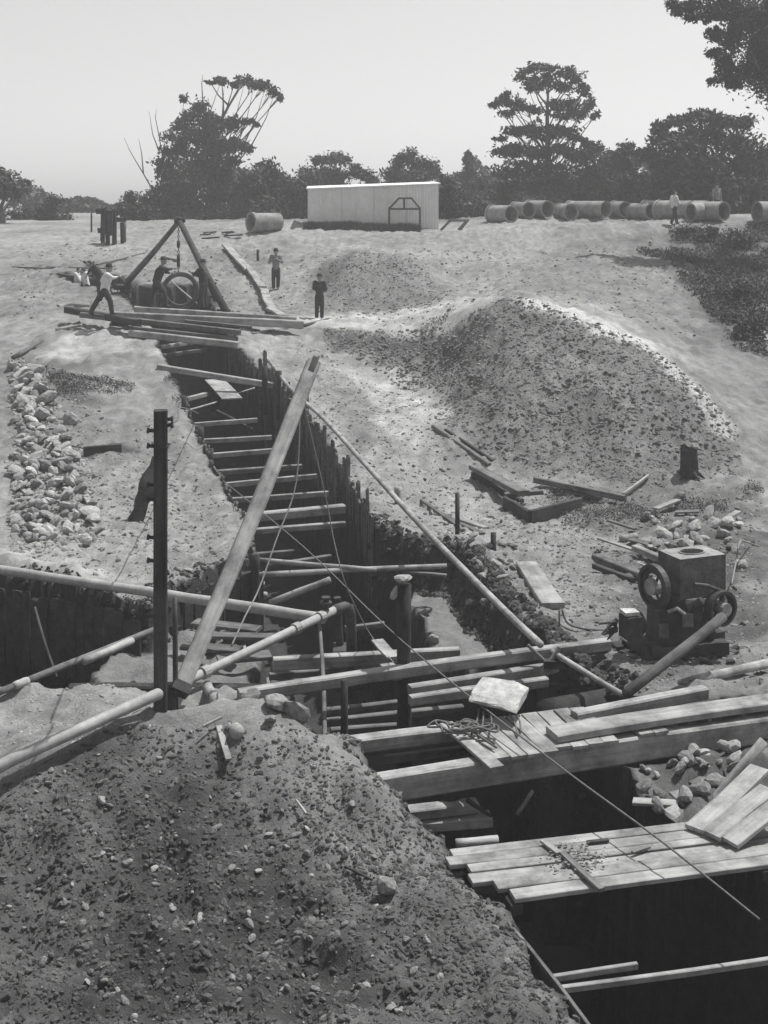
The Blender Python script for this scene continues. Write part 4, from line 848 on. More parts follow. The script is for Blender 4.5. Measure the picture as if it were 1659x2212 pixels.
# ============================================================ hoist on the beam stage
HO = PY(408,690,48.5)
stg_z = 2.95
def stage(label, a, b, w, h, m='dark', z=None, **k):
    Y0 = 48.5; p0 = PY(a[0], a[1], k.pop('Y', Y0)); p1 = PY(b[0], b[1], p0.y+(.9 if b[0] > a[0] else 0)); 
    return beam('stage_beam', label, 'beam', p0, p1, w, h, m, group='beams of the stage under the hoist')
def SB(label, a, b, w, h, Ya, Yb, m='grey'): return beam('stage_beam', label, 'beam', G(a[0],a[1],.42+.006*(690-a[1])), G(b[0],b[1],.42+.006*(690-a[1])), w, h, m, group='beams of the stage under the hoist')
SB('rearmost long beam of the stage, under the feet of the crew', (290,661), (640,684), .22, .26, 49.8, 49.6, 'light')
SB('middle long beam of the stage under the hoist', (240,672), (655,692), .24, .28, 49.0, 48.8, 'light')
SB('longest front beam of the stage, ending at the right in front of the hoist foot', (145,662), (300,690), .25, .22, 49.2, 48.4, 'dark')
SB('thin board on the stage seen between the beams, right part', (400,690), (545,704), .2, .08, 48.0, 47.9)
SB('dark beam at the left end of the stage', (175,674), (520,712), .2, .18, 47.8, 47.6)
beam('stage_beam', 'lowest double beam in front of the stage, upper one', 'beam', G(270,703,.25), G(515,728,.25), .16, .14, 'grey', group='beams of the stage under the hoist')
beam('stage_beam', 'lowest double beam in front of the stage, lower one with square end', 'beam', G(280,712,.25), G(516,738,.25), .22, .22, 'light', group='beams of the stage under the hoist')
for i, (x, y) in enumerate(((590,692),(630,697),(500,700),(265,690))):
    p = G(x, y, .12); u = Vector((.35,.08,0)); beam('packing_block', ['first packing block from the right but one under the stage','packing block under the right end of the stage','packing block under the middle of the stage','packing block under the left half of the stage'][i], 'block', p-u, p+u, .8, .3, 'dark')
for i, (a, b) in enumerate((((545,718),(640,702)),((500,700),(560,712)))):
    gb('plank', ['plank lying on the ground below the right end of the stage','short plank lying near the foot of the long spar'][i], 'plank', a, b, .15, .06, 'light')
apex = PY(388,478,51)
def hoist():
    t = thing('tripod_hoist', 'tall timber tripod hoist with chain tackle standing over the far trench', 'hoist', Vector((apex.x, apex.y, 3)))
    rel = lambda p: p-t.location
    L1 = rel(PY(268,617,52.2)); L2 = rel(PY(512,716,47.6)); L3 = rel(PY(505,700,49.4)); A = rel(apex)
    local(t, lambda m: m.tube([L1, L1.lerp(A,.5)+Vector((.03,0,0)), A+Vector((.05,0,.1))], [.13,.115,.09], 10), 'leg', 'grey', True)
    local(t, lambda m: m.tube([L2, L2.lerp(A,.5)+Vector((-.03,0,0)), A+Vector((-.05,0,.1))], [.15,.13,.1], 10), 'leg', 'dark', True)
    local(t, lambda m: m.tube([rel(PY(470,655,52.5)), rel(PY(448,598,52)), A+Vector((0,.1,.05))], [.12,.11,.09], 10), 'leg', 'dark', True)
    local(t, lambda m: m.tube([A+Vector((-.2,0,.02)), A+Vector((.22,0,.06))], .11, 10).tube([A+Vector((0,-.15,.05)), A+Vector((0,.15,.05))], .1, 8), 'head_pin', 'iron')
    # chain: alternating links
    def chain(m):
        z = A.z; k = 0; bot = rel(PY(385,590,51)).z
        while z > bot:
            T = Matrix.Translation((A.x-.04,A.y,z)) @ Matrix.Rotation(R(90*(k%2)),4,'Z')
            m.tube([T@Vector(q) for q in ((0,0,.06),(.03,0,.04),(.03,0,-.04),(0,0,-.06),(-.03,0,-.04),(-.03,0,.04),(0,0,.06))], .013, 5); z -= .1; k += 1
    local(t, chain, 'chain', 'iron')
    for y in (527,557,570): 
        z = rel(PY(385,y,51)).z; local(t, lambda m: m.ring(.11,.02,-.05,.05,14, Matrix.Translation((A.x-.04,A.y,z)) @ Matrix.Diagonal((1,1,1.3,1))), 'pulley_block', 'iron')
    # cross steps on front leg
    for q in (.18,.3,.42): local(t, lambda m: m.box((L2.lerp(A,q)+Vector((-.1,.1,0)))[:],(.5,.07,.07),Matrix.Identity(4),.01), 'cleat', 'dark')
hoist()
rg = PY(390,627,48.8)
def ring_pipe():
    t = thing('concrete_ring', 'large concrete pipe ring hanging from the hoist, seen end on', 'pipe', rg, R(97))
    local(t, lambda m: m.ring(.67,.53,-.3,.2,40), 'ring_wall', 'tank', False)
    local(t, lambda m: m.ring(.70,.665,-.21,-.10,40), 'socket_rim', 'concrete')
    return t
ring_pipe()
pole('lever_pole', 'pale pole thrust slantwise through the hanging concrete ring', 'pole', PY(360,598,50.6), PY(425,655,49.6), .035, .035, 'pole')
def winch():
    p = PY(262,625,52); t = thing('winch', 'iron hand winch with spoked wheels at the left hoist leg', 'winch', p)
    for (dx, dz, r) in ((-.15,.12,.38),(.25,-.1,.32)):
        mx = Matrix.Translation((dx,0,dz)) @ Matrix.Rotation(R(70),4,'Z')
        local(t, lambda m: m.ring(r,r*.86,-.03,.03,24,mx), 'wheel', 'iron')
        local(t, lambda m: [m.tube([mx@Vector((0,0,0)), mx@Vector((0,r*.9*math.cos(k),r*.9*math.sin(k)))],.02,5) for k in (0,1.57,3.14,4.71)], 'spokes', 'iron')
    local(t, lambda m: m.tube([(-.3,0,.1),(.35,.1,.1)],.12,12), 'drum', 'iron'); local(t, lambda m: m.tube([(.1,-.1,.1),(.45,-.2,.5)],.03,6), 'crank', 'iron')
    local(t, lambda m: m.box((0,.1,-.25),(.7,.4,.3),None,.04), 'frame', 'dark')
winch()
# stepped chute of boards running up to the shed
for i, (a, b, w_) in enumerate((((488,527),(540,582),.42),((540,578),(574,628),.36),((572,628),(592,668),.34),((585,664),(612,680),.4))):
    p0, p1 = G(*a,.25), G(*b,.22)
    beam('chute_board', ['highest and longest board of the stepped chute','second board of the stepped chute','third board of the stepped chute','lowest board of the stepped chute, resting on the stage'][i], 'board', p0, p1, w_, .1, 'light', roll=R(-8))
for i, (x, y) in enumerate(((500,560),(545,600),(560,615))): pole('stake', 'short dark stake propping the stepped chute', 'stake', G(x,y)-Vector((0,0,.1)), G(x,y)+Vector((.1,0,.22)), .06, .06, 'dark', 'stakes under the chute')
for (a, b, t) in (((28,575),(110,578),'thin plank at the left edge above the far pit'),((100,575),(240,578),'thin plank bridging the far left pit'),((210,570),(312,545),'pole lying on the ground above the far pit'),((130,590),(200,600),'board lying inside the far left pit'),((385,560),(360,555),'small board on the ground left of the hoist head chain')):
    gb('plank', t, 'plank', a, b, .12, .07, 'grey')
gb('plank', 'plank lying on the ground beside the feet of the man in dark clothes', 'plank', (655,700), (712,686), .12, .05, 'grey')
# frame of standing pipes on the plateau at left
def rack():
    p = G(240,524); t = thing('post_cluster', 'cluster of dark upright posts standing on the far ground at left', 'posts', p); s = F/p.y
    for (x, y0, y1, r) in ((214,462,520,.12),(222,455,524,.1),(229,452,505,.09),(236,460,524,.11),(246,458,508,.09),(252,452,523,.12),(262,470,518,.1),(266,480,520,.1),(224,446,470,.05)):
        dy = random.uniform(-.8,.8); z0 = (524-y1)/s; z1 = (524-y0)/s; X = (x-240)/s
        local(t, lambda m: m.tube([(X,dy,z0-.3 if y1 > 515 else z0),(X+random.uniform(-.05,.05),dy,z1)], r, 8), 'post', 'stump')
    for (x0, x1, y) in ((208,232,456),(230,256,460),(212,250,498),(240,266,475)):
        local(t, lambda m: m.box((((x0+x1)/2-240)/s,0,(524-y)/s),((x1-x0)/s,.25,.22),None,.04), 'cross_rail', 'stump')
rack()
pole('stake', 'pale stake standing right of the cluster of upright posts', 'stake', G(269,523), G(269,523)+Vector((0,0,1.0)), .09, .09, 'grey')
pole('stake', 'thin stake left of the cluster of upright posts', 'stake', G(198,500), G(198,500)+Vector((0,0,1.0)), .05, .05, 'dark')

# ============================================================ shed
S0 = PY(666,503,69.5); 
def shed():
    s = F/69.5; W = (948-666)/s; Hh = 2.62; D = 3.6; a = R(2.5)
    t = thing('shed', 'long low shed of pale corrugated iron with nearly flat roof', 'shed', S0+Vector((0,0,-.15)), a)
    def corr(m, x0, x1, y, z0, z1, flip=False, z1b=None):
        n = int(abs(x1-x0)/.038); V = []
        for i in range(n+1):
            x = x0+(x1-x0)*i/n; q = y+.012*math.sin(i*math.pi/2); zt = z1+((z1b or z1)-z1)*i/n
            V += [(x, q, z0), (x, q, zt)]
        m.add(V, [(2*i,2*i+2,2*i+3,2*i+1) for i in range(n)])
    k = 8
    for i in range(k):     # sheets, each a part
        x0 = W*i/k; x1 = W*(i+1)/k; y = -.02 if i%2 else 0
        local(t, lambda m: corr(m, x0-.03, x1, y, 0, Hh-.12+.28*x0/W*1, False, Hh-.12+.28*x1/W), 'wall_sheet', 'shedwall')
    local(t, lambda m: m.box((.02,D/2,Hh/2-.1),(.04,D,Hh-.2)).box((W-.02,D/2,Hh/2),(.04,D,Hh-.1)).box((W/2,D,Hh/2-.1),(W,.04,Hh-.2)), 'side_wall', 'shedwall')
    local(t, lambda m: m.add([(-.1,-.12,Hh-.1),(W+.1,-.12,Hh+.18),(W+.1,D+.1,Hh+.32),(-.1,D+.1,Hh+.06),(-.1,-.12,Hh-.16),(W+.1,-.12,Hh+.12),(W+.1,D+.1,Hh+.26),(-.1,D+.1,Hh)],[(0,1,2,3),(7,6,5,4),(0,4,5,1),(1,5,6,2),(2,6,7,3),(3,7,4,0)]), 'roof', 'shedroof')
    local(t, lambda m: m.box((W/2,-.03,.1),(W,.05,.2)), 'base_board', 'grey')
shed()
def gate():
    p = PY(874,497,68.9); s = F/68.9; t = thing('arch_frame', 'dark open frame with cut corners leaning on the shed front', 'frame', p)
    q = lambda x, y: Vector(((x-874)/s, -.1+(497-y)/s*.08, (497-y)/s))
    for a, b, n in (((840,497),(841,448),'upright'),((907,497),(907,448),'upright'),((841,450),(863,427),'brace'),((907,450),(888,427),'brace'),((862,428),(890,428),'top_rail'),((841,451),(907,451),'cross_rail'),((873,428),(873,450),'strut')):
        local(t, lambda m: m.tube([q(*a), q(*b)], .05, 8), n, 'iron')
gate()
# low scrub before shed: dark grass tufts
def tufts(name, poly, n, h, label, m='leafd', wd=.03):
    P = np.array(poly); lo = P.min(0); hi = P.max(0); V = []; Fc = []; c = 0
    while c < n:
        x, y = random.uniform(lo[0],hi[0]), random.uniform(lo[1],hi[1])
        if inside(np.array([x]), np.array([y]), poly)[0] < random.uniform(-.1,.4): continue
        z = TH(x, y); a = random.uniform(0,6.3); hh = h*random.uniform(.4,1.2); ww = wd*random.uniform(.7,1.5); lx, ly = random.gauss(0,.3)*hh, random.gauss(0,.3)*hh
        k = len(V); V += [(x-ww*math.cos(a),y-ww*math.sin(a),z-.03),(x+ww*math.cos(a),y+ww*math.sin(a),z-.03),(x+lx,y+ly,z+hh)]; Fc.append((k,k+1,k+2)); c += 1
    o = link(name, np_mesh(name, np.array(V), np.array(Fc)), M[m]); tag(o, label, 'grass', kind='stuff')
def rect(x0, x1, y0, y1): return [(x0,y0),(x1,y0),(x1,y1),(x0,y1)]
tufts('grass', rect(-4.2,1.9,68.2,69.3), 9000, .36, 'dark weeds along the foot of the shed front', 'leafd', .02)
def scrub(name, poly, n, h, l, label, m='leafd', th=0.):
    P = np.array(poly); lo = P.min(0); hi = P.max(0); q = np.random.rand(n*4,2)*(hi-lo)+lo
    d = inside(q[:,0], q[:,1], poly)/2.5+vnoise(q[:,0], q[:,1], 2.2, 40)*1.3+vnoise(q[:,0], q[:,1], .7, 41)*1.1
    q = q[(d > th) & (inside(q[:,0], q[:,1], poly) > -1.2)][:n]; V = []
    dd = vnoise(q[:,0], q[:,1], .7, 41)+.5
    for (x, y), k in zip(q, dd):
        z = TH(x, y)+random.random()*h*(.3+k*1.3); a = np.random.normal(size=3); a /= np.linalg.norm(a); b = np.cross(a, np.random.normal(size=3)); b /= np.linalg.norm(b)+1e-9; ll = l*random.uniform(.5,1.5); c = np.array([x,y,z])
        V += [c-a*ll, c-b*ll*.4, c+a*ll, c+b*ll*.4]
    V = np.array(V); o = link(name, np_mesh(name, V, np.arange(len(V)).reshape(-1,4)), M[m]); tag(o, label, 'undergrowth', kind='stuff')
scrub('undergrowth', gpoly([(1400,500),(1660,488),(1660,790),(1590,750),(1510,660),(1430,560)]), 24000, .26, .06, 'rough dark scrub covering the shaded right bank', th=.08)
scrub('weeds', gpoly([(1180,1070),(1640,1045),(1640,1120),(1300,1130)]), 4500, .12, .025, 'low weeds at the foot of the right bank', th=.25)
scrub('weeds', gpoly([(100,795),(330,790),(390,880),(150,890)]), 3500, .13, .03, 'low weeds on the left bank beside the trench', th=.3)
scrub('weeds', gpoly([(700,710),(950,702),(1030,740),(1000,830),(780,765)]), 4500, .12, .035, 'weeds and clods on the dark brow behind the man in dark clothes', th=.3)
tr = thing('sawhorse', 'low trestle with two sloping boards right of the shed', 'trestle', G(978,497))
for (a, b, n) in (((-.55,0,.05),(-.15,0,.5),'leg'),((.35,-.2,.0),(.8,-.1,.55),'leg'),((-.2,.1,.5),(.75,.1,.5),'rail'),((-.6,.3,.0),(-.1,.3,.5),'leg'),((.3,.3,.0),(.75,.3,.5),'leg')):
    local(tr, lambda m: m.tube([a, b], .07, 6), n, 'grey')
for i in range(6): 
    a = random.uniform(430,500); p = G(a, random.uniform(500,515), .1); q = p+Vector((random.uniform(.4,1.2),random.uniform(-.4,.4),.05)); beam('scrap_board', 'dark scrap board on the pale mound left of the lone pipe', 'board', p, q, .15, .08, 'dark', group='scrap boards on the far mound')

# ============================================================ concrete pipes on the plateau
def cpipe(label, px, py, d, L, rz, Y=None, extra=0.):
    p = G(px, py) if Y is None else PY(px, py, Y); p.z = TH(p.x, p.y)
    t = thing('concrete_pipe', label, 'pipe', p+Vector((0,0,d/2-.03)), R(rz), 'concrete pipes stored on the plateau')
    local(t, lambda m: m.ring(d/2,d/2-.08,-L/2,L/2,32), 'barrel', 'concrete', False); local(t, lambda m: m.ring(d/2+.05,d/2,-L/2,-L/2+.16,32), 'socket', 'concrete')
cpipe('lone concrete pipe lying on the pale mound between hoist and shed', 572, 500, .95, 1.7, 38)
PP = [(1570,476,1.0,2.2,-45,'pipe near the right edge between the dark trees and the lying pipe'),(1112,478,1.0,1.9,-50,'leftmost pipe of the row, its dark mouth to the right'),(1192,476,1.0,1.8,-50,'second pipe from the left, dark mouth half turned to us'),(1238,474,1.0,1.3,-60,'third pipe from the left, small dark mouth before the long pipe'),
 (1318,472,1.0,2.9,-42,'longest pale pipe in the middle of the row'),(1360,471,.98,1.3,-60,'dark mouthed pipe right of the longest one'),(1412,470,.95,2.4,-45,'pipe with small dark mouth left of the walking man'),
 (1500,480,.95,1.5,-140,'nearer pipe right of the walking man, lying across the others'),(1542,471,1.0,3.2,-42,'long pale pipe behind the second man at the right edge'),(1640,482,1.1,1.6,-150,'rightmost pipe at the edge of the dark trees'),(1470,469,.98,2.4,-44,'pipe directly behind the walking man'),(1150,474,.95,1.5,-55,'pipe half hidden between the two leftmost ones')]
for i, (x, y, d, L, rz, lb) in enumerate(PP):
    p = G(x, y+3); c, s_ = math.cos(R(rz)), math.sin(R(rz)); d *= .95; rz -= 12; cpipe(lb, CX+(p.x-c*L/2)*F/(p.y-s_*L/2+(i%3)*.3), y, d, L, rz, p.y-s_*L/2+(i%3)*.3)

# ============================================================ people
def person(label, foot, h, face, P, top='shirt', legs='darkcloth', hat=True, arms='shirt'):
    """foot: ground point; face: heading in degrees (0 looks away from the viewer); P: joints in body space (x right, y forward, z up; height 1)"""
    t = thing('person', label, 'person', foot, R(-face)); h_ = h
    J = dict(pel=(0,0,.50), che=(0,.0,.72), nek=(0,.0,.83), hed=(0,.015,.915),
        hl=(-.055,0,.49), kl=(-.06,.01,.27), al=(-.06,-.01,.045), tl=(-.065,.07,.02), hr=(.055,0,.49), kr=(.06,.01,.27), ar=(.06,-.01,.045), tr=(.065,.07,.02),
        sl=(-.105,0,.80), el=(-.135,-.01,.63), wl=(-.14,.03,.49), sr=(.105,0,.80), er=(.135,-.01,.63), wr=(.14,.03,.49))
    J.update(P); J = {k: Vector(v)*h_ for k, v in J.items()}
    def limb(m, a, b, ra, rb):
        a, b = J[a] if isinstance(a, str) else a, J[b] if isinstance(b, str) else b; m.tube([a.lerp(b, i/4) for i in range(5)], [(ra+(rb-ra)*i/4)*h_ for i in range(5)], 12); m.ball(a, ra*h_); m.ball(b, rb*h_)
    def fin(m, name, mt, vox=.018):
        o = m.build(name, M[mt], t, True); q = o.modifiers.new('r','REMESH'); q.mode = 'VOXEL'; q.voxel_size = vox; q.use_smooth_shade = True; s = o.modifiers.new('s','SMOOTH'); s.factor = .6; s.iterations = 4; return o
    m = MB()   # body: head, neck, trunk, arms and legs in one surface
    limb(m,'pel','che',.06,.07); limb(m,'che','nek',.05,.032); limb(m,'nek','hed',.032,.035); m.ball(J['hed'], .062*h_, 14, 10, None, (.82,.95,1.08))
    fw = Vector((0,1,0))*h_; m.ball(J['hed']+fw*.06+Vector((0,0,-.005*h_)), .012*h_); m.ball(J['hed']+fw*.035+Vector((0,0,-.04*h_)), .026*h_)
    for s in (-1,1): m.ball(J['hed']+Vector((s*.054*h_,0,-.002*h_)), .014*h_)
    for s in 'lr': limb(m,'s'+s,'e'+s,.028,.023); limb(m,'e'+s,'w'+s,.023,.016); limb(m,'h'+s,'k'+s,.045,.032); limb(m,'k'+s,'a'+s,.032,.02)
    fin(m,'body','skin')
    # hands: palm, four fingers, thumb
    for s in 'lr':
        m = MB(); d = (J['w'+s]-J['e'+s]).normalized(); side = d.cross(Vector((0,1,0))); side = side.normalized() if side.length > .1 else Vector((1,0,0)); wv = J['w'+s]
        m.tube([wv, wv+d*.05*h_], [.016*h_,.02*h_], 8)
        for k in range(4): b = wv+d*.048*h_+side*(k-1.5)*.0095*h_; m.tube([b, b+d*.02*h_, b+d*(.034-.004*abs(k-1.3))*h_+Vector((0,.008*h_,0))], .0048*h_, 6)
        m.tube([wv+d*.015*h_+side*.016*h_, wv+d*.04*h_+side*.032*h_], .0055*h_, 6)
        m.build('hand', M['skin'], t, True)
    m = MB(); pc = J['pel']; 
    m.tube([pc+Vector((0,0,-.02*h_)), pc.lerp(J['che'],.5), J['che'], J['che'].lerp(J['nek'],.55)], [.085*h_,.086*h_,.098*h_,.07*h_], 14)
    for s in 'lr': limb(m,J['che'].lerp(J['nek'],.4),'s'+s,.055,.046); limb(m,'s'+s,'e'+s,.05,.038); limb(m,'e'+s,J['e'+s].lerp(J['w'+s],.6),.032,.026)
    fin(m,'shirt',top)
    m = MB(); m.ball(pc, .082*h_, 12, 8, None, (1,.85,1))
    for s in 'lr': limb(m,pc.lerp(J['h'+s],.7),'k'+s,.07,.05); limb(m,'k'+s,J['k'+s].lerp(J['a'+s],.93),.05,.044)
    fin(m,'trousers',legs)
    for s in 'lr': m = MB(); limb(m,'a'+s,J['a'+s].lerp(J['t'+s],.5),.028,.026); limb(m,J['a'+s].lerp(J['t'+s],.5),'t'+s,.024,.018); fin(m,'boot','iron')
    if hat:
        hd = J['hed']; m = MB(); m.tube([hd+Vector((0,0,.028*h_)), hd+Vector((0,0,.05*h_)), hd+Vector((0,0,.085*h_)), hd+Vector((0,0,.095*h_))], [.062*h_,.06*h_,.052*h_,.03*h_], 14)
        m.tube([hd+Vector((0,0,.026*h_)), hd+Vector((0,0,.034*h_))], [.098*h_,.092*h_], 18); m.build('hat', M['darkcloth'], t, True)
    else: m = MB(); m.ball(J['hed']+Vector((0,-.012*h_,.015*h_)), .062*h_, 12, 8, None, (.86,.95,1)); m.build('hair', M['darkcloth'], t, True)
    if arms: pass
    return t
p = PY(596,611,55.2); p.z = TH(p.x, p.y)
person('man in a hat with hands at his chest, facing us left of the gravel mound', p, 1.72, 180, dict(el=(-.155,.03,.66), wl=(-.05,.10,.73), er=(.155,.03,.66), wr=(.05,.10,.73), al=(-.05,-.01,.045), ar=(.05,.03,.045), tr=(.06,.1,.02)), 'shirt')
p = PY(690,704,48.6); p.z = TH(p.x, p.y)
person('man in dark clothes and hat, back to us, at the brow of the dark bank', p, 1.68, 15, dict(el=(-.14,.04,.66), wl=(-.06,.11,.60), er=(.14,.04,.66), wr=(.06,.11,.60)), 'darkcloth')
p = G(340,664,.5)
person('man in dark clothes and hat reaching right towards the hanging ring from the beams', p, 1.78, 80, dict(pel=(0,-.02,.5), che=(0,.05,.70), nek=(0,.09,.81), hed=(0,.12,.9), sl=(-.1,.07,.78), sr=(.1,.07,.78), er=(.1,.2,.74), wr=(.08,.32,.76), el=(-.1,.17,.68), wl=(-.08,.27,.66), kl=(-.06,-.09,.28), al=(-.06,-.16,.045), tl=(-.06,-.09,.02), kr=(.06,.14,.29), ar=(.06,.16,.045), tr=(.06,.24,.02)), 'darkcloth')
p = G(440,668,.5)
person('man in dark clothes behind the front hoist leg, right of the hanging ring', p, 1.75, -70, dict(che=(0,.03,.71), er=(.12,.14,.66), wr=(.08,.24,.66), er_=(0,0,0), el=(-.12,.14,.70), wl=(-.08,.24,.74), sr=(.1,.04,.79), sl=(-.1,.04,.79)), 'darkcloth')
p = G(226,681,.4)
person('man in white shirt straining with legs apart at the left end of the beams', p, 1.85, 75, dict(pel=(0,0,.46), che=(0,.04,.66), nek=(0,.05,.77), hed=(0,.08,.85), sl=(-.1,.04,.74), sr=(.1,.04,.74), er=(.12,.14,.68), wr=(.1,.25,.70), el=(-.12,-.04,.62), wl=(-.1,.06,.56), kl=(-.05,-.13,.26), al=(-.05,-.25,.045), tl=(-.05,-.19,.02), kr=(.06,.10,.26), ar=(.06,.13,.045), tr=(.06,.2,.02), hl=(-.05,0,.45), hr=(.05,0,.45)), 'white', hat=True)
p = G(216,652,.1)
person('man bending under a raised arm behind the white shirted man at the far pit', p, 1.85, -110, dict(pel=(0,-.03,.5), che=(0,.09,.66), nek=(0,.17,.74), hed=(0,.23,.79), sl=(-.1,.13,.75), sr=(.1,.13,.75), er=(.1,.25,.80), wr=(.08,.36,.86), el=(-.1,.22,.66), wl=(-.08,.28,.55)), 'darkcloth', hat=False)
p = PY(166,650,55); p.z = 2.7
person('man in a pale shirt half hidden in the far left pit, left one of two', p, 1.7, 90, dict(hed=(0,.06,.89), che=(0,.03,.7), er=(.12,.1,.64), wr=(.08,.2,.62)), 'white', hat=False)
p = PY(188,650,54.6); p.z = 2.75
person('man in a pale shirt bending in the far left pit, right one of two', p, 1.7, -90, dict(hed=(0,.1,.86), che=(0,.06,.68), nek=(0,.08,.79), er=(.12,.14,.62), wr=(.08,.22,.56)), 'white', hat=False)
p = PY(1456,483,64.5); p.z = TH(p.x, p.y)
person('man in a light shirt walking past the stored pipes at the right', p, 1.72, 70, dict(kl=(-.05,.08,.28), al=(-.05,.13,.05), tl=(-.05,.2,.03), kr=(.05,-.03,.27), ar=(.05,-.13,.06), tr=(.05,-.07,.02), er=(.13,.06,.64), wr=(.12,.16,.6), el=(-.13,-.06,.64), wl=(-.12,.0,.52)), 'white', hat=False)
p = PY(1548,480,67.5); p.z = GH(p.x, p.y)
person('second man in grey standing behind the rightmost pipes', p, 1.7, 160, dict(), 'shirt')

# ============================================================ trees
def tree(label, Y, base, clumps, mt='leaf', trunk=.25, dens=1.0, leaf=.135, group=None, name='tree', bare=(), cat='tree', zbase=None, limb=True, hollow=.0, dz=1.0):
    b0 = PY(base[0], base[1], Y); zb = GH(b0.x, Y) if zbase is None else zbase
    t = thing(name, label, cat, (b0.x, Y, zb), 0, group); s = F/Y; rel = lambda x, y, d=0.: Vector(((x-base[0])/s, d, CH-(y-HY)/s-zb))
    ys_ = [c[1] for c in clumps]; ytop = min(ys_)+8; xm = sum(c[0] for c in clumps if c[1] < ytop+40)/max(1, len([c for c in clumps if c[1] < ytop+40]))
    tm = MB(); top = rel(xm, ytop); fork = Vector((0,0,top.z*.35))
    P = [Vector((0,0,-.3)), Vector((.03,0,top.z*.12)), fork+Vector((random.uniform(-.1,.1),0,0)), fork.lerp(top,.5)+Vector((random.uniform(-.2,.2),0,0)), top]
    tm.tube(P, [trunk*1.2, trunk*.9, trunk*.65, trunk*.35, trunk*.08], 9)
    cl = []
    for c in clumps:
        x, y, rx = c[:3]; ry = c[3] if len(c) > 3 else rx*.75; d = random.uniform(-1,1)*min(2.6, rx/s*1.2)*dz
        cc = rel(x, y, d); cl.append((cc, rx/s, ry/s))
        if limb:
            q = max(.15, min(.93, (cc.z-.75*math.hypot(cc.x,cc.y)-.3)/top.z)) if top.z > 0 else .3; k0 = q*(len(P)-1); i0 = min(int(k0), len(P)-2); a = P[i0].lerp(P[i0+1], k0-i0)
            mid = a.lerp(cc, .5)+Vector((random.uniform(-.15,.15),random.uniform(-.2,.2),-.08*abs(cc.x-a.x))); tm.tube([a, mid, cc, cc+Vector((random.uniform(-.3,.3)*rx/s,0,ry/s*.5))], [trunk*.2, trunk*.13, trunk*.07, .015], 6)
            for _ in range(3):
                e = cc+Vector((random.uniform(-.7,.7)*rx/s, random.uniform(-.6,.6)*rx/s, random.uniform(-.3,.6)*ry/s)); tm.tube([mid.lerp(cc,.7), e], [trunk*.06,.012], 5)
    for br in bare:
        tm.tube([rel(*q) for q in br], [trunk*.14*(1-.8*i/(len(br)-1)) for i in range(len(br))], 6)
    tm.build('trunk', M['bark'], t, True)
    V = []
    for cc, rx, ry in cl:
        n = 60+int(dens*rx*ry*(560 if rx < 1.6 else 420)*(.17/leaf)**2)
        # sub-clumps give an uneven outline
        ns = int(6+rx*7); sub = []
        for _ in range(ns):
            v = np.random.normal(size=3); v /= np.linalg.norm(v); rr = random.uniform(.35,.95); sub.append((np.array([cc.x+v[0]*rx*rr, cc.y+v[1]*rx*rr, cc.z+v[2]*ry*rr]), random.uniform(.26,.5)))
        for _ in range(n):
            c0, k = random.choice(sub); v = np.random.normal(size=3)*.5; p = c0+v*np.array([rx, rx, ry])*k*1.45
            a = np.random.normal(size=3); a /= np.linalg.norm(a); b = np.cross(a, np.random.normal(size=3)); b /= np.linalg.norm(b)+1e-9; l = leaf*random.uniform(.6,1.4)
            V += [p-a*l, p-b*l*.45, p+a*l, p+b*l*.45]
    V = np.array(V); Fc = np.arange(len(V)).reshape(-1,4); o = link('crown', np_mesh('crown', V, Fc), M[mt], t)
    return t
tree('small crown of dark leaves cut by the left edge of the picture', 80, (5,500), [(48,400,20,16),(35,415,26,18),(20,400,30),(0,410,30),(56,392,12),(10,380,20)], 'leaf', .2)
tree('bushy dark tree at the far left, rounded top against the sky', 88, (118,500), [(122,440,22),(112,462,30),(90,480,34,28),(138,475,22),(60,478,30,20),(145,492,20,16),(40,470,25,18),(100,500,50,16)], 'leafd', .2, 1.3, group=None)
tree('low shrub tree left of the tall gum with a rounded head', 84, (290,500), [(280,432,20),(268,450,16),(292,455,26),(282,480,28),(318,440,24),(325,470,32),(310,490,30),(335,420,20)], 'leafd', .15, 1.4)
tree('tall gum tree with umbrella of high twigs and bare limbs, left of the shed', 92, (415,505), [(428,232,22,18),(412,255,22,16),(445,262,26,20),(388,268,22,14),(395,300,36,26),(437,298,38,26),(472,270,30,18),(505,268,24,16),(535,263,14,8),(372,335,30,22),(430,345,48,30),(478,322,36,24),(515,312,26,16),(535,322,16,10),(350,362,22,20),(400,385,46,30),(455,378,46,30),(500,355,24,18),(380,420,48,30),(440,425,60,36),(490,415,40,30),(360,455,46,34),(430,470,70,34),(500,465,50,34),
   (455,178,10,5),(480,176,18,9),(505,182,12,6),(530,174,20,9),(550,182,18,10),(572,186,16,12),(590,198,16,12),(603,210,9,10),(398,214,9,8),(528,262,10,5),(552,268,8,5)], 'leafd', .38, 1.25, .16,
   bare=[[(430,300),(455,240),(476,180)],[(475,300),(480,250),(484,190)],[(490,320),(510,250),(528,182)],[(505,330),(530,270),(548,190)],[(520,330),(555,250),(572,195)],[(540,320),(575,255),(592,205)],[(400,330),(392,260),(398,214)],[(360,390),(345,300),(336,255),(338,235)],[(330,410),(310,375),(292,345),(278,320),(268,296)],[(310,375),(306,330),(300,300)],[(440,250),(436,180),(438,160)],[(345,330),(330,290),(322,240)]])
tree('dense dark round tree between the tall gum and the shed', 86, (585,500), [(572,370,30,22),(545,385,28,20),(605,392,30,22),(530,415,30,26),(580,415,44,30),(625,420,30,28),(550,455,44,34),(605,460,46,36),(640,450,22,34),(570,490,60,20)], 'leafd', .3, 1.4, group=None)
tree('dark narrow tree standing right behind the left end of the shed', 84, (648,500), [(640,405,22,20),(655,440,22,34),(640,475,28,26),(660,400,16,14)], 'leafd', .2, 1.4)
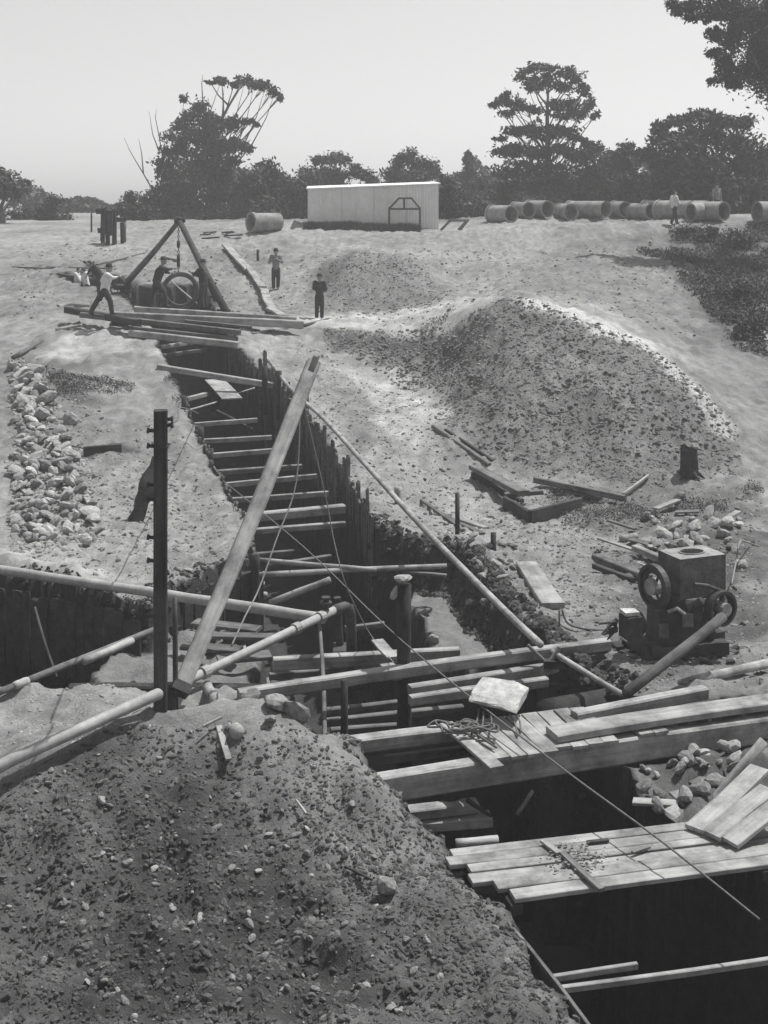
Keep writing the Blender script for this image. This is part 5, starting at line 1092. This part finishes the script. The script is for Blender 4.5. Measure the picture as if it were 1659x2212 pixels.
tree('flat topped pine above the left half of the shed', 98, (715,480), [(712,340,36,13),(690,348,20,9),(738,345,22,10),(700,372,44,14),(680,385,34,16),(735,385,34,16),(765,370,20,14),(790,378,26,14),(700,400,60,14),(805,390,18,14)], 'leafd', .25, 1.5, group=None)
tree('double headed pine above the right half of the shed', 96, (880,480), [(878,338,24,14),(866,350,24,14),(898,355,22,14),(925,360,22,16),(938,372,18,14),(860,375,28,14),(900,382,44,14),(845,385,20,10)], 'leafd', .25, 1.5)
tree('small narrow conifer standing alone against the sky right of the shed', 100, (1012,480), [(1011,332,7,8),(1012,345,11,9),(1013,358,15,10),(1012,372,15,10),(1014,386,18,10),(1012,402,18,10),(1015,425,20,14)], 'leaf', .14, 2.0, .13, dz=.3, name='conifer')
tree('rounded dark bush just right of the shed corner', 78, (968,500), [(965,400,22,20),(975,430,26,24),(960,460,26,28),(985,470,24,24)], 'leafd', .14, 1.4, name='bush', cat='bush')
tree('paler bush behind the trestle right of the shed', 80, (1030,500), [(1005,455,26,16),(1040,440,30,18),(1060,465,30,18),(1020,478,30,14),(1075,480,24,12)], 'leafl', .1, .9, name='bush', cat='bush')
tree('dark bush line left under the tall right pine', 90, (1075,490), [(1050,400,30,16),(1080,410,34,18),(1100,440,30,26),(1065,430,30,14)], 'leafd', .15, 1.3, name='bush', cat='bush')
tree('tall open crowned pine rising above all others right of the shed', 82, (1187,485), [(1132,158,20,13),(1160,142,22,10),(1185,150,18,10),(1148,182,24,18),(1175,175,22,20),(1218,155,24,14),(1245,168,18,14),(1222,185,24,16),(1262,195,16,18),(1272,222,14,18),(1285,250,10,10),(1088,210,22,14),(1072,225,14,10),(1112,225,24,14),(1135,240,28,12),(1095,245,20,8),(1240,225,28,16),(1215,245,26,16),(1258,245,18,12),(1200,225,16,12),(1110,285,26,11),(1080,300,16,7),(1140,278,30,14),(1170,290,36,16),(1210,285,34,16),(1240,298,18,10),(1262,305,9,7),(1085,328,26,12),(1120,322,34,16),(1160,330,40,18),(1205,330,38,18),(1235,335,20,12),(1095,375,34,16),(1130,365,36,18),(1180,370,40,20),(1100,400,44,20),(1160,405,44,20),(1210,400,40,22)], 'leafd', .33, 1.15, .14,
   bare=[[(1187,330),(1160,240),(1140,190)],[(1185,320),(1182,240),(1185,180)],[(1190,330),(1230,250),(1260,200)],[(1190,340),(1150,270),(1095,235)],[(1195,350),(1240,290),(1280,255)],[(1170,470),(1168,440),(1150,400)],[(1120,470),(1125,430),(1120,400)]])
tree('middle sized dark tree with stepped top between the tall pine and the big right tree', 84, (1290,480), [(1265,318,26,12),(1290,325,22,14),(1255,345,30,20),(1310,345,30,18),(1280,375,44,26),(1240,395,44,34),(1320,395,40,30),(1260,435,50,30),(1320,440,50,30)], 'leafd', .3, 1.35, group=None)
tree('ragged dark tree left against the big right tree, light gaps under its head', 82, (1370,480), [(1352,318,20,10),(1335,330,18,10),(1375,330,18,10),(1350,355,30,16),(1365,395,34,24),(1345,430,36,28),(1390,435,40,30),(1400,400,30,24)], 'leafd', .25, 1.35)
tree('very large dense round tree filling the right edge', 76, (1510,480), [(1470,262,34,16),(1440,278,30,16),(1510,252,36,14),(1545,265,40,18),(1590,268,34,18),(1415,300,22,14),(1460,305,46,24),(1520,300,56,30),(1585,310,46,30),(1405,330,26,12),(1440,345,44,26),(1500,350,60,36),(1570,360,60,38),(1450,395,52,34),(1520,410,64,40),(1590,420,60,40),(1430,440,44,30),(1500,455,60,30),(1570,460,60,30),(1640,340,50,50),(1650,430,50,50)], 'leafd', .5, 1.6, .17, group=None)
tree('leafy tree branch hanging into the upper right corner of the picture', 58, (1800,520), [(1448,8,14,10),(1470,18,20,14),(1500,12,26,16),(1495,38,18,12),(1530,40,26,20),(1560,20,36,28),(1590,40,34,34),(1545,75,20,16),(1575,90,30,26),(1548,110,18,14),(1572,130,24,20),(1590,160,26,24),(1560,160,22,16),(1545,178,12,10),(1580,185,18,12),(1650,40,60,50),(1660,120,60,60),(1720,80,80,80),(1700,200,60,50),(1780,150,80,80),(1640,-40,70,40),(1560,-30,50,30)], 'leafd', .25, 1.6, .10, limb=False, bare=[[(1800,330),(1700,200),(1600,110),(1555,60)],[(1700,200),(1620,170),(1560,165)],[(1640,150),(1600,60),(1520,30)]])
for i, (x, y, r, lb) in enumerate(((1580,570,24,'dark shrub on the right bank nearest the plateau'),(1600,640,40,'large dark shrub halfway down the right bank at the edge'),(1575,690,17,'low shrub at the lower end of the right bank'),(1480,502,18,'low shrub below the walking man'),(1530,505,24,'wide low shrub below the rightmost pipes'),(1590,520,40,'dark shrub at the right edge below the pipes'),(1400,505,12,'low dark scrub left below the walking man'),(1270,960,12,'tiny weed on the bank foot'),(1625,720,40,'shrub cut by the right edge at the foot of the scrub'))):
    if r < 15: continue
    g = G(x, y+r*.4); tree(lb, g.y, (x, y+r*.4), [(x-r*.5,y,r*.6,r*.4),(x+r*.5,y-r*.1,r*.6,r*.45),(x,y-r*.3,r*.6,r*.4)], 'leafd', .05, .8, .09, name='shrub', cat='shrub', dz=.6)
# far wood beyond everything
def farwood():
    V = []
    for _ in range(26000):
        x = random.uniform(-34,60); 
        if -19 < x < -16.0: continue
        y = random.uniform(118,126); h = 2.2+1.2*math.sin(x*.33)+.7*math.sin(x*.9+1)+(2.0 if x > 8 else 0)+(-1.2 if x < -19 else 0); z = 6.2+abs(random.gauss(0,.5))*0+random.random()**.7*max(.6,h)
        a = np.random.normal(size=3); a /= np.linalg.norm(a); b = np.cross(a, np.random.normal(size=3)); b /= np.linalg.norm(b)+1e-9; l = random.uniform(.18,.4); p = np.array([x,y,z]); V += [p-a*l,p-b*l*.6,p+a*l,p+b*l*.6]
    V = np.array(V); o = link('far_wood', np_mesh('far_wood', V, np.arange(len(V)).reshape(-1,4)), M['leaf']); tag(o, 'distant wood forming a continuous dark band on the horizon', 'wood', kind='stuff')
farwood()
# ============================================================ air
hb = MB(); hb.box((0,150,20),(300,400,60)); hz = hb.build('haze', None); hz.data.materials.clear()
hm = bpy.data.materials.new('air'); hm.use_nodes = True; n = hm.node_tree; n.nodes.clear(); o_ = n.nodes.new('ShaderNodeOutputMaterial'); v_ = n.nodes.new('ShaderNodeVolumePrincipled')
v_.inputs['Color'].default_value = (.9,.9,.9,1); v_.inputs['Density'].default_value = .0019; v_.inputs['Anisotropy'].default_value = .2; n.links.new(v_.outputs[0], o_.inputs['Volume']); hz.data.materials.append(hm); tag(hz, kind='stuff')
